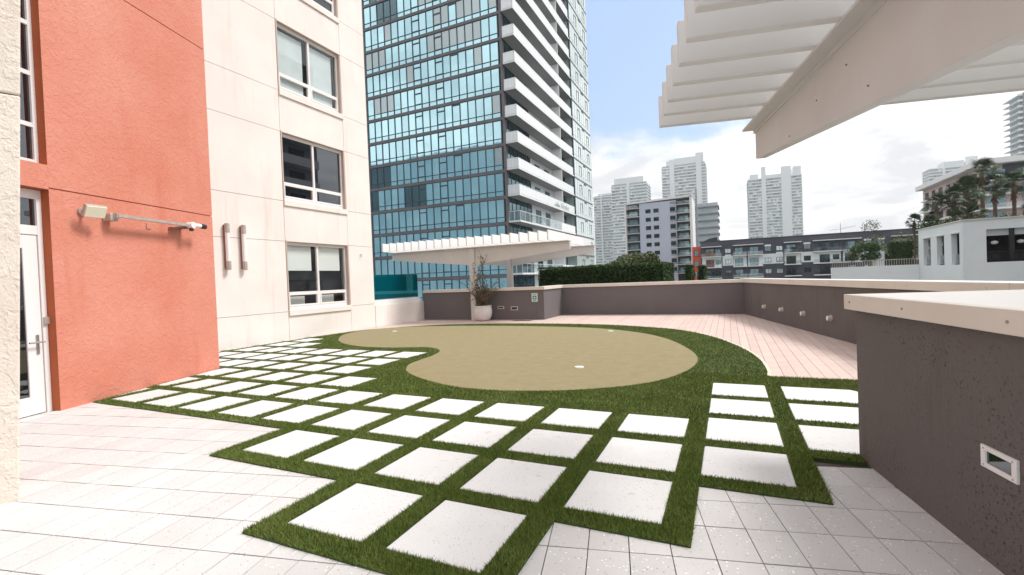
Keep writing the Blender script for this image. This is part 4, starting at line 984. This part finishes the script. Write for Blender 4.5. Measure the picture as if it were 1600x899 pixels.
# ------------------------------------------------------------------ pink-and-white building behind the palms
X2, Y2 = 54.2, 146.7
t = thing('apartment_block', 'tall pink and white balcony building behind the palms with a broad white roof slab', 'building', (X2, Y2, -13))
MB().box(X2 + 1, 90, Y2 + 1.2, 185, -13, 24.0).build('wall', 'pinkb', t)
MB().box(X2 + 4.5, 90, Y2 + 1.1, Y2 + 1.199, 19.8, 24.0).build('dark_panel', 'slate', t)
MB().box(X2 - .6, 90.5, Y2 - 1.2, 186, 24.0, 25.3).build('roof', 'white', t)
for k, z in enumerate((.5, 3.8, 7.1, 10.4, 13.7, 17.0, 20.3)):
    b_ = MB().box(X2, 90, Y2 - .6, Y2 + 1.2, z - .2, z + .2).box(X2, X2 + 1, Y2 + 1.2, 184, z - .2, z + .2).build('balcony', 'bright', t)
    MB().box(X2, 90, Y2 - .55, Y2 - .5, z + .2, z + 1.2).build('railing_glass', 'railclear', b_)
    for x in range(5): awin(X2 + 3.2 + x * 6.4, z + .5, 3.6, 2.1, Y2 + 1.15, t, 'tg3', 'fargrey')
    sw = MB()
    for y in range(7): sw.box(X2 + .9, X2 + 1.01, Y2 + 4 + y * 5, Y2 + 6.4 + y * 5, z + .6, z + 2.5)
    sw.build('side_windows', 'slate2', t, kind='stuff')

# ------------------------------------------------------------------ far towers, their haze partly put into pale colours
def tower(label, x0, x1, y, dep, z1, bays, fh=3.2, crown=None, wall_m='far', slab_out=.8, ring_=True):
    t = thing('far_tower', label, 'building', ((x0 + x1) / 2, y, -13))
    W_ = x1 - x0
    MB().box(x0 + slab_out, x1 - slab_out, y + slab_out, y + dep, -13, z1).build('core', 'farwin', t)
    sl_ = MB(); z = 0
    while z < z1 - .5:
        sl_.box(x0, x1, y, y + dep + slab_out, z - .22, z + .24); sl_.box(x0 + .1, x1 - .1, y + .05, y + .12, z + .24, z + .95) if ring_ else 0; z += fh
    sl_.build('floor_slabs', wall_m, t, kind='stuff')
    wn = MB(); wd = MB(); z = 0
    while z < z1 - fh:
        x = x0 + slab_out + .4
        while x < x1 - slab_out - 4:
            w_ = random.choice((1.6, 2.4, 3.2)); u = random.random()
            if u < .45: (wd if u < .22 else wn).box(x, x + w_, y + slab_out - .12, y + slab_out + .05, z + .5, z + fh - .5)
            x += w_ + random.choice((.6, 1.2, 2.5))
        z += fh
    wd.build('dark_windows', 'fargrey', t, kind='stuff'); wn.build('pale_walls', 'far', t, kind='stuff')
    pm_ = MB()
    for a, b, m_, zz_ in bays:
        MB().box(x0 + W_ * a, x0 + W_ * b, y - .3, y + 2, -13, z1 + zz_).build('pier', m_, t)
    if crown:
        for a, b, za in crown: MB().box(x0 + W_ * a, x0 + W_ * b, y + 1, y + dep - 2, z1 - .1, z1 + za).build('crown', wall_m, t)
    return t
tower('tall pale hazy tower with layered balconies rising right behind the mid-rise', -63, -18, 535, 30, 118, [(.19, .30, 'far', 6), (.78, .90, 'far', 10)], crown=[(.12, .30, 5), (.3, .78, 7), (.78, .95, 10)])
tower('hazy white twin-pier tower standing alone over the slate building', 22, 73, 573, 32, 100, [(.26, .34, 'far', 12), (.62, .80, 'far', 10)], crown=[(.05, .2, 5), (.3, .62, 3), (.84, .98, 9)])
tower('pale tower with scalloped balconies, left of the tall hazy one', -112, -74, 505, 28, 99, [(.44, .52, 'far', 0)], crown=[(.1, .9, 6)])
tower('narrow pale tower next to the glass tower', -141, -112, 540, 26, 95, [(.30, .36, 'far', 0)], crown=[(.2, .8, 2)])
tower('grey-white slabbed tower at the top right frame edge', 158, 200, 380, 14, 100, [(.06, .1, 'fargrey', 0)], fh=3.4, slab_out=2.2)
tower('pale blocky tower behind the pink building, left part', 199, 232, 650, 20, 103, [(.35, .42, 'far', 0)], crown=[(.4, .9, 6)])
tower('pale low-topped tower behind the pink building, right part', 233, 290, 668, 20, 110, [(.05, .22, 'far', 5)])
t = thing('cell_mast', 'thin grey mast on the mid-rise roof line beside its white fin', 'mast', (-9.5, 178, 10))
MB().cyl((-9.5, 178, -10), (-9.5, 178, 31), .35, .3).build('mast', 'fargrey', t)
t = thing('apartment_block', 'grey slatted block filling the gap right of the pale mid-rise fin', 'building', (-6, 230, -13))
MB().box(-18, -3.4, 232, 245, -13, 33).build('wall', 'farwin', t); sl_ = MB(); z = 0
while z < 33: sl_.box(-18.5, -2.9, 231, 246, z, z + .5); z += 3.1
sl_.build('floor_slabs', 'fargrey', t, kind='stuff')

# ------------------------------------------------------------------ neighbours outside the frame that the glass mirrors
def mirror_block(label, x0, x1, y0, y1, z1, m, faces):
    t = thing('apartment_block', label, 'building', ((x0 + x1) / 2, (y0 + y1) / 2, -13)); MB().box(x0, x1, y0, y1, -13, z1).build('wall', m, t)
    w = MB(); b = MB()
    z = -10
    while z < z1 - 3:
        if 'n' in faces:
            x = x0 + 1
            while x < x1 - 3: w.box(x, x + 2.4, y1, y1 + .05, z + .8, z + 2.5); x += 3.8
            b.box(x0 + 4, x1 - 4, y1, y1 + 1.2, z - .1, z + .1)
        if 'w' in faces:
            y = y0 + 1
            while y < y1 - 3: w.box(x0 - .05, x0, y, y + 2.6, z + .3, z + 2.5); y += 4
            b.box(x0 - 1.4, x0, y0 + 1, y1 - 1, z - .12, z + .12); b.box(x0 - 1.4, x0 - 1.35, y0 + 1, y1 - 1, z + .12, z + 1.1)
        z += 3.2
    w.build('windows', 'slate2', t, kind='stuff'); b.build('balconies', 'bal', t, kind='stuff')
mirror_block('pale apartment block far behind the camera', -135, -48, -48, -34, 45, 'mirrorb', '')
mirror_block('grey balcony block to the right, outside the frame', 32, 48, 30, 52, 34, 'fargrey', 'w')

# ------------------------------------------------------------------ air: light haze over the whole city
hz = MB().box(-1500, 1500, -1200, 1600, -15.5, 140).build('haze', 'city', kind='stuff')
hm = bpy.data.materials.new('haze_air'); hm.use_nodes = True; hn = hm.node_tree.nodes
for q in list(hn): hn.remove(q)
ho = hn.new('ShaderNodeOutputMaterial'); hv = hn.new('ShaderNodeVolumePrincipled'); hv.inputs['Color'].default_value = (.95, .97, 1, 1); hv.inputs['Density'].default_value = .00025; hv.inputs['Anisotropy'].default_value = .2
hm.node_tree.links.new(hv.outputs[0], ho.inputs['Volume']); hz.data.materials.clear(); hz.data.materials.append(hm)
